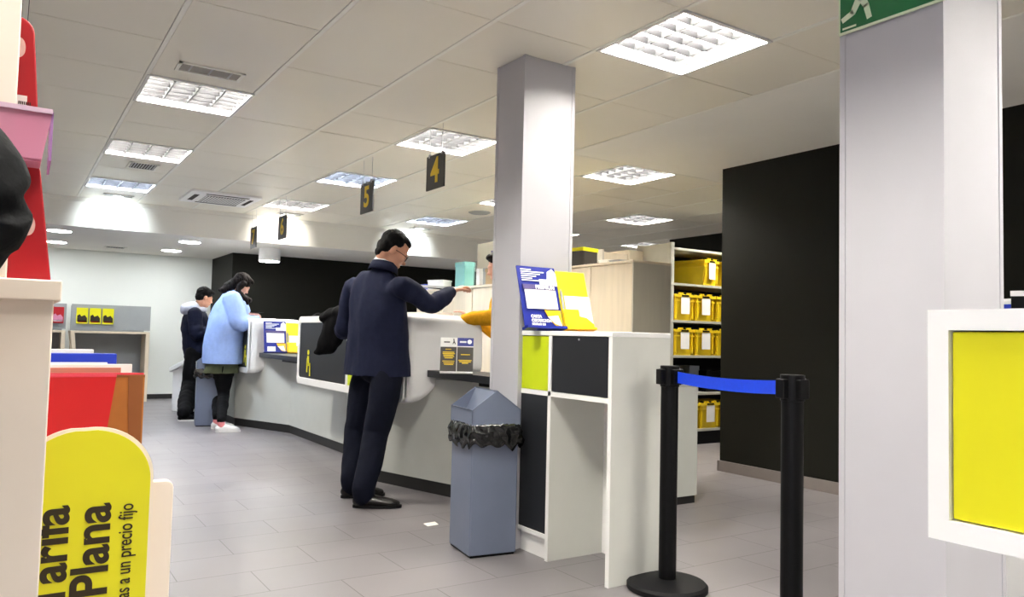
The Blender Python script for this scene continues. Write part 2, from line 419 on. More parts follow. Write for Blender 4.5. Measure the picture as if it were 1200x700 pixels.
vent(.72, 1.07, 4.42, 4.58, H, 3, 'slim cream air vent in the ceiling, nearest, in front of the left light', mat('vent grey', (150, 146, 138), .6))
vent(.84, 1.08, 7.36, 7.66, H, 9, 'small dark slatted ceiling vent between two left lights')
for k, (x, cw, e, lab) in enumerate(((.97, (.82, .93, 1), 26, 'far left'), (2.86, (1, .95, .86), 30, 'by hanging sign 6'), (4.65, (.85, .94, 1), 30, 'above the suited man'))):
    t = thing('wall_washer', 'slim recessed wall washer lamp just before the white bulkhead, ' + lab, 'ceiling lamp', (x, 9.36, H), group='wall washers at the bulkhead')
    b = nb(); box(b, -.15, .15, -.07, -.055, -.01, 0); box(b, -.15, .15, .055, .07, -.01, 0); box(b, -.15, -.135, -.07, .07, -.01, 0); box(b, .135, .15, -.07, .07, -.01, 0)
    obj('frame', b, M_tbar, t); obj('reflector', box(nb(), -.135, .135, -.055, .055, -.003, -.001), M_hgrey, t)
    ld = bpy.data.lights.new('washer_light', 'SPOT'); ld.energy = e; ld.color = cw; ld.spot_size = 1.7; ld.spot_blend = 1.0; ld.shadow_soft_size = .03
    lo = bpy.data.objects.new('washer_light', ld); COL.objects.link(lo); lo.parent = t; lo.location = (0, 0, -.02)
    lo.rotation_euler = (V((0, .44, -.2))).to_track_quat('-Z', 'Y').to_euler()
vent(1.1, 1.36, 11.8, 12.05, 2.17, 7, 'small vent in the far white soffit between the downlights')
# cassette air conditioner
t = thing('air_conditioner', 'square white cassette air conditioner in the ceiling at far left', 'air conditioner', (1.9, 8.76, H))
b = nb(); prism(b, rrect(-.36, .36, -.38, .38, .03), -.025, -.001); obj('panel', b, M_white, t, .004)
obj('grille', box(nb(), -.18, .22, -.2, .22, -.03, -.024), mat('ac grille', (120, 118, 112), .6), t)
b = nb()
for k in range(14): box(b, -.18 + .0286 * k, -.168 + .0286 * k, -.2, .22, -.034, -.029)
obj('grille_bar', b, M_white, t)
for (a0, a1, b0, b1) in ((-.3, -.25, -.2, .2), (-.2, .24, .27, .31), (-.2, .24, -.31, -.27), (.27, .31, -.2, .2)):
    obj('air_slot', box(nb(), a0, a1, b0, b1, -.027, -.024), M_gap, t)
# small round speaker
t = thing('ceiling_speaker', 'small round dark ceiling speaker left of the grey pillar', 'ceiling speaker', tuple(onz(562, 249, H)))
obj('grille', lathe(nb(), (0, 0), [(.02, -.02), (.1, -.018), (.13, -.004), (.13, 0)]), M_hgrey, t)

# hanging signs
def hanging(num, x, y0, y1, z0, z1, lab):
    yc = (y0 + y1) / 2; t = thing('hanging_sign', lab, 'sign', (x, yc, z0), group='hanging station number signs'); w_ = (y1 - y0) / 2; h = z1 - z0
    obj('board', box(nb(), -.005, .005, -w_, w_, 0, h), M_sign, t)
    M = basis((0, -1, 0), (0, 0, 1), (-.0062, 0, h * .5))
    text('numeral', num, .24, M, M_signy, t, bold=.006, depth=.001)
    for s in (-1, 1):
        obj('wire', cyl(nb(), (0, s * w_ * .7), .0018, h - .003, H - z0, 6), M_alu_trim, t)
        obj('clip', box(nb(), -.007, .007, s * w_ * .7 - .008, s * w_ * .7 + .008, h - .012, h + .012), M_alu_trim, t)
hanging('4', 2.43, 4.57, 4.83, 2.06, 2.30, 'dark hanging sign with yellow number 4 above the suited man')
hanging('5', 2.45, 5.82, 6.08, 2.05, 2.30, 'dark hanging sign with yellow number 5')
hanging('6', 2.45, 8.13, 8.42, 2.05, 2.30, 'dark hanging sign with yellow number 6')
hanging('7', 2.45, 9.3, 9.56, 2.05, 2.30, 'dark hanging sign with yellow number 7, farthest left')

# ================================================================== COUNTER
BASE = [(2.7, 3.6), (2.45, 4.5), (2.25, 5.19), (2.3, 5.7), (2.52, 6.45), (2.52, 8.01), (2.18, 8.91), (2.18, 9.8), (2.5, 10.6)]
def poly_off(off, back=2.8):
    p = [(x + off, y) for x, y in BASE]
    return p + [(back, BASE[-1][1]), (back, BASE[0][1])]
ctr = thing('service_counter', 'long angled white counter base with dark plinth along the stations', 'counter', (2.6, 7, 0))
def unit(name, lab, y, g=None):
    global ctr
    ctr = thing(name, lab, 'counter unit', (2.6, y, 0), group=g)
def C(name, bm, m, **k):
    o = obj(name, bm, m, None, **k); o.data.transform(Matrix.Translation(-ctr.location)); o.parent = ctr; return o
C('plinth', prism(nb(), poly_off(.012), 0, .085), M_plinth)
C('base', prism(nb(), poly_off(0), .085, .76), M_lam_grey)
C('worktop', box(nb(), 2.56, 2.95, 3.6, 10.6, .76, .79), M_dark, bevel=.003)
gap = nb(); box(gap, 2.77, 2.83, 6.79, 8.44, .79, 1.16)
C('gap_panel', gap, M_gloss, bevel=.006)
def shelfbox(y0, y1, cells, seat):
    # rounded white shell, open in front where the coloured panels sit
    z0, z1 = .6, 1.19
    # rounded shell: front outline carried back, underside rising and rear top edge rounded
    sh = nb(); co = []; fs = []
    SL = ((2.2, .6, 1.19), (2.27, .6, 1.19), (2.32, .61, 1.19), (2.37, .635, 1.19), (2.43, .69, 1.19), (2.5, .75, 1.19), (2.56, .78, 1.19), (2.68, .79, 1.19), (2.73, .79, 1.183), (2.76, .79, 1.165), (2.775, .79, 1.14), (2.78, .79, 1.1))
    for x, a, b in SL: co += [(x, p_[0], p_[1]) for p_ in rrect(y0, y1, a, b, .06, 8)]
    N = len(co) // len(SL)
    for q in range(len(SL) - 1): fs += [(q * N + i, q * N + (i + 1) % N, (q + 1) * N + (i + 1) % N, (q + 1) * N + i) for i in range(N)]
    fs += [tuple(range(N)), tuple(range(len(co) - 1, len(co) - N - 1, -1))]
    put(sh, co, fs); o = C('front_box', sh, M_gloss)
    for p_ in o.data.polygons: p_.use_smooth = len(p_.vertices) == 4
    fr = nb()
    out = rrect(y0, y1, z0, z1, .06, 8); inn = rrect(y0 + .05, y1 - .05, z0 + .06, z1 - .055, .03, 8)
    n = len(out); co = [(x, a, b) for x in (2.185, 2.215) for a, b in out] + [(x, a, b) for x in (2.185, 2.215) for a, b in inn]
    fs = []
    for i in range(n):
        j = (i + 1) % n
        fs += [(i, j, 2 * n + j, 2 * n + i), (n + i, 3 * n + i, 3 * n + j, n + j), (i, n + i, n + j, j), (2 * n + i, 2 * n + j, 3 * n + j, 3 * n + i)]
    put(fr, co, fs); C('front_frame', fr, M_gloss, bevel=.004)
    for (a, b, m) in cells:
        C('front_panel', prism(nb(), rrect(a, b, z0 + .06, z1 - .055, .0), 2.19, 2.2, axis='x'), m)
        if b < y1 - .06: C('divider', box(nb(), 2.185, 2.21, b, b + .04, z0 + .05, z1 - .05), M_gloss)
def pict(y, z=.68):                     # small yellow seated-figure pictogram
    p = nb(); X0, X1 = 2.1865, 2.1895
    cyl(p, (0, 0), .022, 0, .003, 14, M=basis((0, 1, 0), (0, 0, 1), (X0, y, z + .2)))
    prism(p, [(y - .022, z + .09), (y + .022, z + .09), (y + .02, z + .17), (y - .02, z + .17)], X0, X1, axis='x')
    prism(p, [(y - .06, z + .085), (y + .02, z + .085), (y + .02, z + .11), (y - .06, z + .11)], X0, X1, axis='x')
    prism(p, [(y - .06, z), (y - .038, z), (y - .038, z + .1), (y - .06, z + .1)], X0, X1, axis='x')
    prism(p, [(y + .012, z + .03), (y + .034, z + .03), (y + .034, z + .15), (y + .012, z + .15)], X0, X1, axis='x')
    C('pictogram', p, M_yellow)
unit('counter_box', 'rounded white counter box with dark and lime panels behind the suited man', 5.7, 'rounded counter boxes')
shelfbox(4.6, 6.79, [(4.65, 5.3, M_dark), (5.34, 5.58, M_lime), (5.62, 6.74, M_dark)], 0); pict(6.5); pict(4.8)
unit('counter_box', 'rounded white counter box with dark panels in front of the woman in blue', 9.5, 'rounded counter boxes')
shelfbox(8.44, 10.6, [(8.49, 9.4, M_dark), (9.44, 10.55, M_dark)], 0); pict(8.58)
def cshelf(y0, y1, x):
    s = nb(); box(s, x, 2.65, y0, y1, .775, .82); C('side_shelf', s, M_dark, bevel=.002)
    C('shelf_bracket', box(nb(), x + .1, 2.6, y0 + .35, y1 - .5, .745, .775), M_black)
unit('counter_shelf', 'dark counter side shelf left of the pillar carrying the information stand', 4.05, 'dark counter side shelves')
cshelf(3.5, 4.6, 2.36)
unit('counter_shelf', 'dark counter side shelf between the two rounded boxes carrying the far leaflets', 7.6, 'dark counter side shelves')
cshelf(6.79, 8.44, 2.3)

# leaning two-part leaflet display (blue board with white sheet, yellow board)
def leaflet_pair(origin, xdir, tilt, w, h, lab, words=True):
    """origin = bottom left of the face, xdir = direction to the right as the reader sees it, tilt back angle."""
    xd = V(xdir).normalized(); nrm = V((xd.y, -xd.x, 0)); up = (V((0, 0, 1)) * math.cos(tilt) - nrm * math.sin(tilt)).normalized()
    M = basis(xd, up, origin)
    def Bx(bm, a0, a1, b0, b1, c0, c1): return box(bm, a0, a1, b0, b1, c0, c1, M)
    def tr(o): o.data.transform(Matrix.Translation(-V(origin))); return o
    B = thing('leaflet_holder', 'blue ' + lab, 'leaflet holder', origin, group='leaflet holders')
    tr(obj('board', prism(nb(), rrect(0, w * .55, 0, h, .004), -.004, 0, M), M_pblue, B))
    tr(obj('tray_back', Bx(nb(), -.004, w * .55, 0, .012, -.02, .03), M_pblue, B))
    tr(obj('leaflet_print', Bx(nb(), w * .06, w * .5, h * .32, h * .62, .004, .009), M_pwhite, B))
    tr(obj('title_band', Bx(nb(), w * .04, w * .5, h * .62, h * .7, .004, .010), M_pgrey, B))
    tr(obj('logo_patch', prism(nb(), [(w * .30, h * .8), (w * .41, h * .8), (w * .43, h * .93), (w * .5, h * .98), (w * .55, h * .9), (w * .55, h * .7), (w * .3, h * .7)], .0, .004, M), M_pwhite, B))
    tr(obj('corner_print', prism(nb(), [(w * .3, h * .3), (w * .53, h * .3), (w * .53, h * .02), (w * .42, h * .07), (w * .35, h * .18)], .004, .008, M), M_porange, B))
    tr(obj('corner_patch', prism(nb(), [(w * .33, h * .2), (w * .48, h * .22), (w * .52, h * .05), (w * .42, h * .09)], .008, .0095, M), M_pwhite, B))
    for k in range(6):
        tr(obj('text_line', Bx(nb(), w * .05, w * (.2 + .06 * ((k * 3) % 4)), h * (.94 - .035 * k), h * (.955 - .035 * k), 0, .003), M_pwhite, B))
    if words:
        tr(text('title', 'PREMIUM', h * .085, M @ Matrix.Translation((w * .35, h * .66, .0105)), M_pwhite, B, bold=.0012))
        for k, s in enumerate(('CARTA', 'CERTIFICADA', 'PREMIUM')):
            tr(text('caption', s, h * .062, M @ Matrix.Translation((w * .1, h * (.2 - .065 * k), .004)), M_pwhite, B, bold=.001, align='LEFT', xs=.95))
    else:
        tr(obj('text_line', Bx(nb(), w * .08, w * .28, h * .05, h * .2, 0, .003), M_pwhite, B))
    Yo = M @ V((w * .56, 0, 0))
    Yh = thing('leaflet_holder', 'yellow ' + lab, 'leaflet holder', tuple(Yo), group='leaflet holders')
    def tr2(o): o.data.transform(Matrix.Translation(-Yo)); return o
    tr2(obj('board', prism(nb(), rrect(w * .56, w, 0, h * .96, .004), -.004, 0, M), M_pyel, Yh))
    tr2(obj('tray_back', Bx(nb(), w * .56, w * 1.0, 0, .012, -.02, .03), M_porange, Yh))
    tr2(obj('leaflet_print', Bx(nb(), w * .62, w * 1., h * .1, h * .55, .004, .008), M_pwhite, Yh))
    tr2(obj('leaflet_edge', prism(nb(), [(w * .57, h * .3), (w * .60, h * .3), (w * .60, h * .6), (w * .585, h * .66), (w * .57, h * .6)], .004, .008, M), M_hgrey, Yh))
    tr2(obj('corner_print', prism(nb(), [(w * .56, 0), (w * 1., 0), (w * 1., h * .1), (w * .9, h * .2), (w * .8, h * .22), (w * .8, h * .33), (w * .56, h * .33)], .008, .0115, M), M_porange if False else M_pyel, Yh))
    tr2(obj('side_strip', Bx(nb(), w * .56, w * .6, 0, h * .3, .0115, .014), M_porange, Yh))
leaflet_pair((2.10, 3.075, 1.092), (1, 0, 0), math.radians(17), .425, .33, 'leaflet holder leaning on the pillar on the kiosk top')
leaflet_pair((2.31, 8.28, .825), (1, 0, 0), math.radians(12), .43, .345, 'leaflet holder on the counter shelf between the boxes', words=False)

# information stand on the near shelf
t = thing('info_stand', 'small grey information stand with white and blue headers on the dark shelf', 'information stand', tuple(at(533, 446, 4.66)))
o_ = at(515, 447, 4.66); o_.z = .822
xd = (V((.86, -.5, 0))).normalized(); up = (V((0, 0, 1)) + V((.5, .86, 0)) * .2).normalized(); M = basis(xd, up, o_)
def tt(o): o.data.transform(Matrix.Translation(-t.location)); return o
t.location.z = .822
Wd, Hh = .2, .222
tt(obj('board', box(nb(), 0, Wd, 0, Hh, -.004, 0, M), M_white, t))
tt(obj('foot', box(nb(), 0, Wd, 0, .01, -.004, .03, M), M_white, t))
tt(obj('left_panel', box(nb(), 0, Wd * .49, 0, Hh * .74, 0, .002, M), M_sign, t)); tt(obj('right_panel', box(nb(), Wd * .51, Wd, 0, Hh * .74, 0, .002, M), M_sign, t))
tt(obj('blue_header', box(nb(), Wd * .51, Wd, Hh * .77, Hh, 0, .002, M), M_pblue, t))
tt(obj('round_logo', cyl(nb(), (Wd * .88, Hh * .89), .014, .002, .003, 16, M=M), M_pwhite, t))
tt(obj('runner_logo', prism(nb(), [(Wd * .36, Hh * .82), (Wd * .39, Hh * .9), (Wd * .38, Hh * .97), (Wd * .41, Hh * .97), (Wd * .42, Hh * .9), (Wd * .46, Hh * .82), (Wd * .43, Hh * .82), (Wd * .405, Hh * .87), (Wd * .38, Hh * .82)], .0, .002, M), M_black, t))
tt(obj('logo_word', box(nb(), Wd * .1, Wd * .28, Hh * .86, Hh * .89, 0, .002, M), M_black, t)); tt(obj('logo_word', box(nb(), Wd * .58, Wd * .78, Hh * .86, Hh * .91, 0, .003, M), M_pwhite, t))
for a, b, hh in ((.15, .33, .66), (.07, .42, .58), (.07, .44, .54), (.09, .4, .5), (.1, .42, .46), (.13, .38, .42), (.07, .43, .33), (.1, .42, .28), (.12, .4, .24), (.62, .9, .52), (.55, .95, .36), (.58, .93, .32), (.66, .85, .28)):
    tt(obj('text_line', box(nb(), Wd * a, Wd * b, Hh * hh, Hh * (hh + .025), .002, .003, M), M_signy, t))

# ================================================================== KIOSK (writing stand against the pillar)
k = thing('writing_kiosk', 'white writing kiosk with lime and dark doors in front of the pillar', 'kiosk', (2.18, 2.53, 0))
def K(name, bm, m, **a):
    return obj(name, bm, m, k, **a)
T = .022; KD = .345; KW = .745; KH = 1.085; YD = .45   # local x: depth, local y: along the front
K('top', box(nb(), -.002, KD, -.002, KW, KH - T, KH), M_white, bevel=.002)
M_side = mat('light grey board', (216, 217, 210), .45, var=.02)
for nm, y in (('side_panel', 0), ('side_panel', KW - T), ('divider', YD - T / 2)):
    o = K(nm, box(nb(), .003, KD, y, y + T, 0, KH - T), M_side, bevel=.001)
    e_ = obj('edge_strip', box(nb(), 0, .003, y, y + T, 0, KH - T), M_white, o); e_['label'] = 'white edge strip'
K('shelf', box(nb(), 0, KD, T, KW - T, .775, .775 + T), M_white)
K('back_panel', box(nb(), KD - .012, KD - .002, T, KW - T, 0, KH - T), M_white)
d = K('door', box(nb(), .004, .018, YD + T / 2 + .002, KW - T - .002, .775 + T + .002, KH - T - .002), M_lime)
d['label'] = 'lime door'
K('door', box(nb(), .004, .018, T + .002, YD - T / 2 - .002, .775 + T + .002, KH - T - .002), M_dark)
K('lower_door', box(nb(), .004, .018, YD + T / 2 + .002, KW - T - .002, .12, .773), M_dark)
K('rail', box(nb(), 0, .02, YD + T / 2, KW - T, .1, .122), M_white)
K('kick_board', box(nb(), .02, .034, YD + T / 2, KW - T, 0, .1), M_white)
K('door_lock', cyl(nb(), (0, 0), .005, 0, .004, 12, M=basis((0, -1, 0), (0, 0, 1), (.004, T + .21, KH - T - .015))), M_alu_trim)

# litter bin
def make_bin(loc, rot, lab, w_=.225, dpt=.21, grp=None):
    t = thing('litter_bin', lab, 'bin', loc, rot)
    a, b = w_ / 2, dpt / 2
    bd = nb(); prism(bd, rrect(-a, a, -b, b, .006, 2), .012, .62); obj('body', bd, M_bin, t, .002)
    obj('foot', box(nb(), -a + .008, a - .008, -b + .008, b - .008, 0, .014), M_black, t)
    hd = nb(); A_, B_ = a + .006, b + .006
    zb, zr, zp = .625, .70, .792
    # hood: gable on both y ends, right slope closed, left slope open
    pf = [(-A_, zb), (A_, zb), (A_, zr), (.0, zp), (-A_, zr)]
    for (y0, y1) in ((-B_, -B_ + .006), (B_ - .006, B_)): prism(hd, pf, y0, y1, axis='y')
    box(hd, -A_, -A_ + .012, -B_, B_, zr - .012, zr)
    box(hd, A_ - .004, A_, -B_, B_, zb, zr); box(hd, -A_, -A_ + .004, -B_, B_, zb, zr)
    put(hd, [(0, -B_, zp), (0, B_, zp), (A_, B_, zr), (A_, -B_, zr), (0, -B_, zp - .005), (0, B_, zp - .005), (A_ - .004, B_, zr - .005), (A_ - .004, -B_, zr - .005)],
        [(0, 1, 2, 3), (7, 6, 5, 4), (0, 3, 7, 4), (1, 5, 6, 2), (0, 4, 5, 1), (3, 2, 6, 7)])
    obj('hood', hd, M_bin, t)
    ch = nb()                             # inner chute falling from the ridge to the lower lip
    put(ch, [(.0, -B_ + .005, zp - .006), (.0, B_ - .005, zp - .006), (-.06, B_ - .005, zb + .03), (-.06, -B_ + .005, zb + .03)], [(0, 1, 2, 3)])
    put(ch, [(-A_ + .005, -B_ + .005, zr - .002), (-A_ + .005, B_ - .005, zr - .002), (-.085, B_ - .005, zb + .03), (-.085, -B_ + .005, zb + .03)], [(0, 1, 2, 3)])
    obj('chute', ch, M_bin, t)
    # liner skirt, crumpled
    bg = nb(); n = 96; rows = 9; co = []
    for r in range(rows):
        z = .632 - r * .0135
        for i in range(n):
            s = i / n * 4; q = int(s); f = s - q
            P4 = [(-a, -b), (a, -b), (a, b), (-a, b)]; p, p2 = P4[q], P4[(q + 1) % 4]
            x, y = p[0] + (p2[0] - p[0]) * f, p[1] + (p2[1] - p[1]) * f
            nn = V((x, y, 0)).normalized(); am = .006 + .016 * min(1, r / 4) * (1.15 + noise.noise(V((i * .35, r * .7, 3))))
            am += .006 * noise.noise(V((i * 1.1, r * 1.3, 7)))
            zz = z + (.03 * noise.noise(V((i * .13, 0, 5))) + .01 * math.sin(i * .9)) * (r / rows) * 1.3
            co.append((x + nn.x * am, y + nn.y * am, zz))
    fs = [(r * n + i, r * n + (i + 1) % n, (r + 1) * n + (i + 1) % n, (r + 1) * n + i) for r in range(rows - 1) for i in range(n)]
    put(bg, co, fs); o = obj('bin_liner', bg, M_bag, t, smooth=True)
    md = o.modifiers.new('s', 'SOLIDIFY'); md.thickness = .0015
    return t
make_bin((2.022, 3.30, 0), math.radians(-8), 'grey metal litter bin with gabled hood and black liner beside the kiosk', .245, .27)
make_bin((1.90, 9.0, 0), math.radians(-8), 'grey litter bin with black liner behind the woman in blue')

# scrap of paper on the floor
p = nb(); put(p, [(-.035, -.03, .001), (.035, -.025, .002), (.04, .03, .006), (-.03, .035, .002)], [(0, 1, 2, 3)])
o = obj('paper_scrap', p, M_paper); o.location = (2.03, 3.86, 0); tag(o, 'small white paper scrap lying on the floor by the bin', 'paper')
o.modifiers.new('s', 'SOLIDIFY').thickness = .0006

# ================================================================== STANCHIONS
def stanchion(x, y, lab, rot):
    t = thing('queue_post', lab, 'barrier post', (x, y, 0), rot, group='black belt barrier posts')
    obj('base', lathe(nb(), (0, 0), [(.165, 0), (.17, .004), (.17, .022), (.16, .032), (.06, .045), (.04, .047)], 64), M_rubber, t, smooth=False)
    obj('pole', cyl(nb(), (0, 0), .037, .04, .88, 40), M_black, t, smooth=False)
    h = nb(); cyl(h, (0, 0), .041, .855, .945, 36); obj('head', h, M_black, t, .003)
    for q in range(4):
        m_ = Matrix.Rotation(q * PI / 2, 4, 'Z'); c = nb(); box(c, .034, .058, -.02, .02, .865, .93, m_); obj('belt_socket', c, M_black, t, .003)
    for z in (.93, .87): obj('rivet', cyl(nb(), (0, 0), .0035, 0, .003, 10, M=Matrix.Rotation(-PI * .62, 4, 'Z') @ basis((0, 0, 1), (0, 1, 0), (-.042, 0, z))), M_alu_trim, t)
    return t
P1, P2 = V((2.40, 2.405)), V((2.27, 1.69))
ang = math.atan2(P2.y - P1.y, P2.x - P1.x)
stanchion(P1.x, P1.y, 'black belt barrier post standing beside the kiosk', ang)
stanchion(P2.x, P2.y, 'nearer black belt barrier post in front of the grey right pillar', ang)
b = nb(); dv = (P2 - P1); L = dv.length; dv = dv / L; n = 16; co = []
for zz in (0, 1):
    for i in range(n + 1):
        s = .056 + (L - .112) * i / n; f = i / n; sag = -.010 * (1 - (2 * f - 1) ** 2)
        for tt_ in (0, 1): co.append((P1.x + dv.x * s - dv.y * .0012 * (tt_ * 2 - 1), P1.y + dv.y * s + dv.x * .0012 * (tt_ * 2 - 1), .874 + .048 * zz + sag))
m_ = 2 * (n + 1)
fs = []
for i in range(n):
    a = 2 * i; fs += [(a, a + 2, m_ + a + 2, m_ + a), (a + 1, m_ + a + 1, m_ + a + 3, a + 3), (a, a + 1, a + 3, a + 2), (m_ + a, m_ + a + 2, m_ + a + 3, m_ + a + 1)]
put(b, co, fs); tag(obj('barrier_belt', b, M_blue), 'blue barrier belt stretched between the two black posts', 'barrier belt')

# ================================================================== RIGHT SIDE
# exit sign on the right pillar, facing the aisle
t = thing('exit_sign', 'green running man exit sign high on the grey right pillar', 'exit sign', (2.155, 1.27, 2.02))
M = basis((0, -1, 0), (0, 0, 1), (-.004, .165, 0))
obj('board', box(nb(), 0, .34, 0, .24, 0, .004, M), M_glow, t)
obj('green_field', box(nb(), .006, .334, .008, .234, .004, .005, M), M_green, t)
f = nb()
def seg(bm, p, q, w0, w1, z0=.005, z1=.0062):
    G = lambda c: V((c[0] * 1.18 - .014, c[1] * 1.18 - .018)) if c[0] < .16 else V(c)
    p, q = G(p), G(q); w0, w1 = w0 * 1.15, w1 * 1.15; d = (q - p).normalized(); n_ = V((-d.y, d.x))
    prism(bm, [tuple(p + n_ * w0), tuple(p - n_ * w0), tuple(q - n_ * w1), tuple(q + n_ * w1)], z0, z1, M)
cyl(f, (.124, .2), .017, .005, .0062, 16, M=M)
seg(f, (.1, .155), (.072, .1), .014, .011); seg(f, (.074, .102), (.052, .062), .011, .008); seg(f, (.056, .066), (.022, .052), .008, .007)
seg(f, (.076, .1), (.092, .07), .010, .008); seg(f, (.09, .075), (.1, .036), .008, .007)
seg(f, (.098, .148), (.058, .138), .006, .005); seg(f, (.06, .14), (.044, .105), .005, .005); seg(f, (.1, .145), (.122, .112), .006, .005); seg(f, (.12, .116), (.14, .12), .005, .004)
obj('running_figure', f, M_glow, t)
obj('door_symbol', box(nb(), .222, .276, .045, .19, .005, .006, M), M_glow, t)
f = nb(); seg(f, (.284, .11), (.32, .11), .01, .01); prism(f, [(.3, .075), (.328, .11), (.3, .145)], .005, .0062, M); obj('arrow', f, M_glow, t)
obj('maker_line', box(nb(), .014, .06, .014, .02, .005, .0056, M), M_glow, t)

# near right kiosk with yellow door
k = thing('display_kiosk', 'white cabinet with yellow door at the right edge, nearest the camera', 'kiosk', (1.03, .556, 0))
T = .027
def K2(n_, x0, x1, y0, y1, z0, z1, m, bev=.002): return obj(n_, box(nb(), x0, x1, y0, y1, z0, z1), m, k, bev)
K2('top', 0, .3, -.75, 0, 1.073, 1.1, M_white, 0); K2('bottom', 0, .3, -.75, 0, .8, .827, M_white, 0)
K2('end_panel', 0, .3, -T, 0, .827, 1.073, M_white, 0); K2('end_panel', 0, .3, -.75, -.75 + T, .827, 1.073, M_white, 0)
K2('leg_panel', 0.02, .3, -.45, -.45 + T, 0, .8, M_white)
K2('back_panel', .285, .298, -.74, -.01, .81, 1.09, M_white)
d = K2('door', .006, .02, -.40, -T - .002, .829, 1.071, M_yellow)
K2('divider', 0, .28, -.43, -.40, .827, 1.073, M_white)
K2('door', .006, .02, -.72, -.432, .829, 1.071, M_dark)

# small stand with brochures behind the right pillar
t = thing('leaflet_counter', 'pale cabinet behind the right pillar carrying small boxes', 'cabinet', (3.1, 1.3, 0))
obj('body', box(nb(), -.3, .3, -.25, .25, .05, 1.12), M_white, t, .004); obj('plinth', box(nb(), -.28, .28, -.23, .23, 0, .05), M_plinth, t)
obj('top', box(nb(), -.31, .31, -.26, .26, 1.12, 1.145), M_white, t, .003)
def small_box(name, x, y, z, sx, sy, sz, m, lab, cat, rot=0, grp=None, lid=None):
    b = nb(); prism(b, rrect(-sx / 2, sx / 2, -sy / 2, sy / 2, min(sx, sy) * .08, 2), 0, sz * .9)
    t = thing(name, lab, cat, (x, y, z), rot, grp)
    obj('body', b, m, t, .001)
    b = nb(); box(b, -sx / 2 - .001, sx / 2 + .001, -sy / 2 - .001, sy / 2 + .001, sz * .82, sz); obj('lid', b, lid or m, t, .001)
    return t
small_box('card_box', 2.98, 1.27, 1.145, .12, .1, .075, M_navyblue, 'small blue and white box on the cabinet behind the right pillar', 'box', .1, lid=M_pwhite)
small_box('card_box', 3.12, 1.34, 1.145, .12, .1, .09, M_pwhite, 'small white box behind the right pillar', 'box', -.2)
# desk telephone-like black device
t = thing('card_reader', 'small black and white device beside the blue box behind the right pillar', 'device', (3.1, 1.2, 1.145))
obj('body', prism(nb(), [(-.04, 0), (.04, 0), (.04, .03), (-.04, .09)], -.04, .04, axis='y'), M_pwhite, t, .004)
obj('keypad', prism(nb(), [(-.035, .088), (.035, .036), (.035, .04), (-.035, .092)], -.03, .03, axis='y'), M_black, t)
t = small_box('card_box', 2.86, 1.2, 1.145, .09, .1, .1, M_black, 'upright black box behind the right pillar', 'box', .3, lid=M_pwhite)

# ================================================================== BACK OFFICE, RIGHT
t = thing('office_cabinet', 'light maple office cabinet seen behind the kiosk top', 'cabinet', (3.98, 4.4, 0))
obj('body', box(nb(), .012, .38, .0, 1.5, .06, 1.645), M_wood, t)
obj('side_panel', box(nb(), 0, .40, -.012, 0, 0, 1.645), M_woodshade, t, .001)
obj('top', box(nb(), -.004, .40, -.014, 1.504, 1.645, 1.665), M_wood, t, .002)
for q in range(3): obj('door', box(nb(), 0, .012, .004 + .5 * q, .496 + .5 * q, .07, 1.64), M_wood, t, .001)
t = thing('office_desk', 'pale grey desk end with dark plinth behind the barrier post', 'desk', (2.95, 3.58, 0))
obj('end_panel', box(nb(), 0, .88, 0, .03, .05, .76), M_lam_grey, t, .002); obj('body', box(nb(), .02, .86, .03, .75, .05, .76), M_lam_grey, t)
obj('top', box(nb(), -.01, .89, -.005, .77, .76, .785), M_lam_grey, t, .003); obj('plinth', box(nb(), .01, .87, .01, .74, 0, .05), M_plinth, t)
# things on the maple cabinet and rear boxes
t = thing('storage_unit', 'tall beige storage unit behind the maple cabinet, the left one', 'cabinet', (5.0, 5.95, 0))
obj('body', box(nb(), 0, .31, 0, .5, 0, 1.93), M_wood, t, .002); obj('side_strip', box(nb(), -.02, 0, 0, .5, 0, 1.96), M_woodshade, t)
t = thing('storage_unit', 'slightly taller beige storage unit against the crate rack', 'cabinet', (5.33, 5.95, 0))
obj('body', box(nb(), 0, .2, 0, .5, 0, 1.98), M_wood, t, .002); obj('base', box(nb(), .01, .19, -.006, 0, .02, .1), M_plinth, t)
small_box('document_box', 4.16, 5.25, 1.665, .2, .2, .17, M_sign, 'yellow and black document box on the maple cabinet near the pillar', 'box', .2, lid=M_yellow)
for q, (dx, dy, sx, sy, sz) in enumerate(((0, -.02, .14, .13, .03), (.01, .14, .12, .12, .045), (0, .29, .16, .12, .025))):
    small_box('paper_tray', 4.15 + dx, 4.75 + dy, 1.665, sx, sy, sz, (M_hgrey, M_paper, M_sign)[q], ('flat grey tray on the maple cabinet, nearest', 'flat white paper stack on the maple cabinet', 'flat dark tray on the maple cabinet, farthest')[q], 'tray')

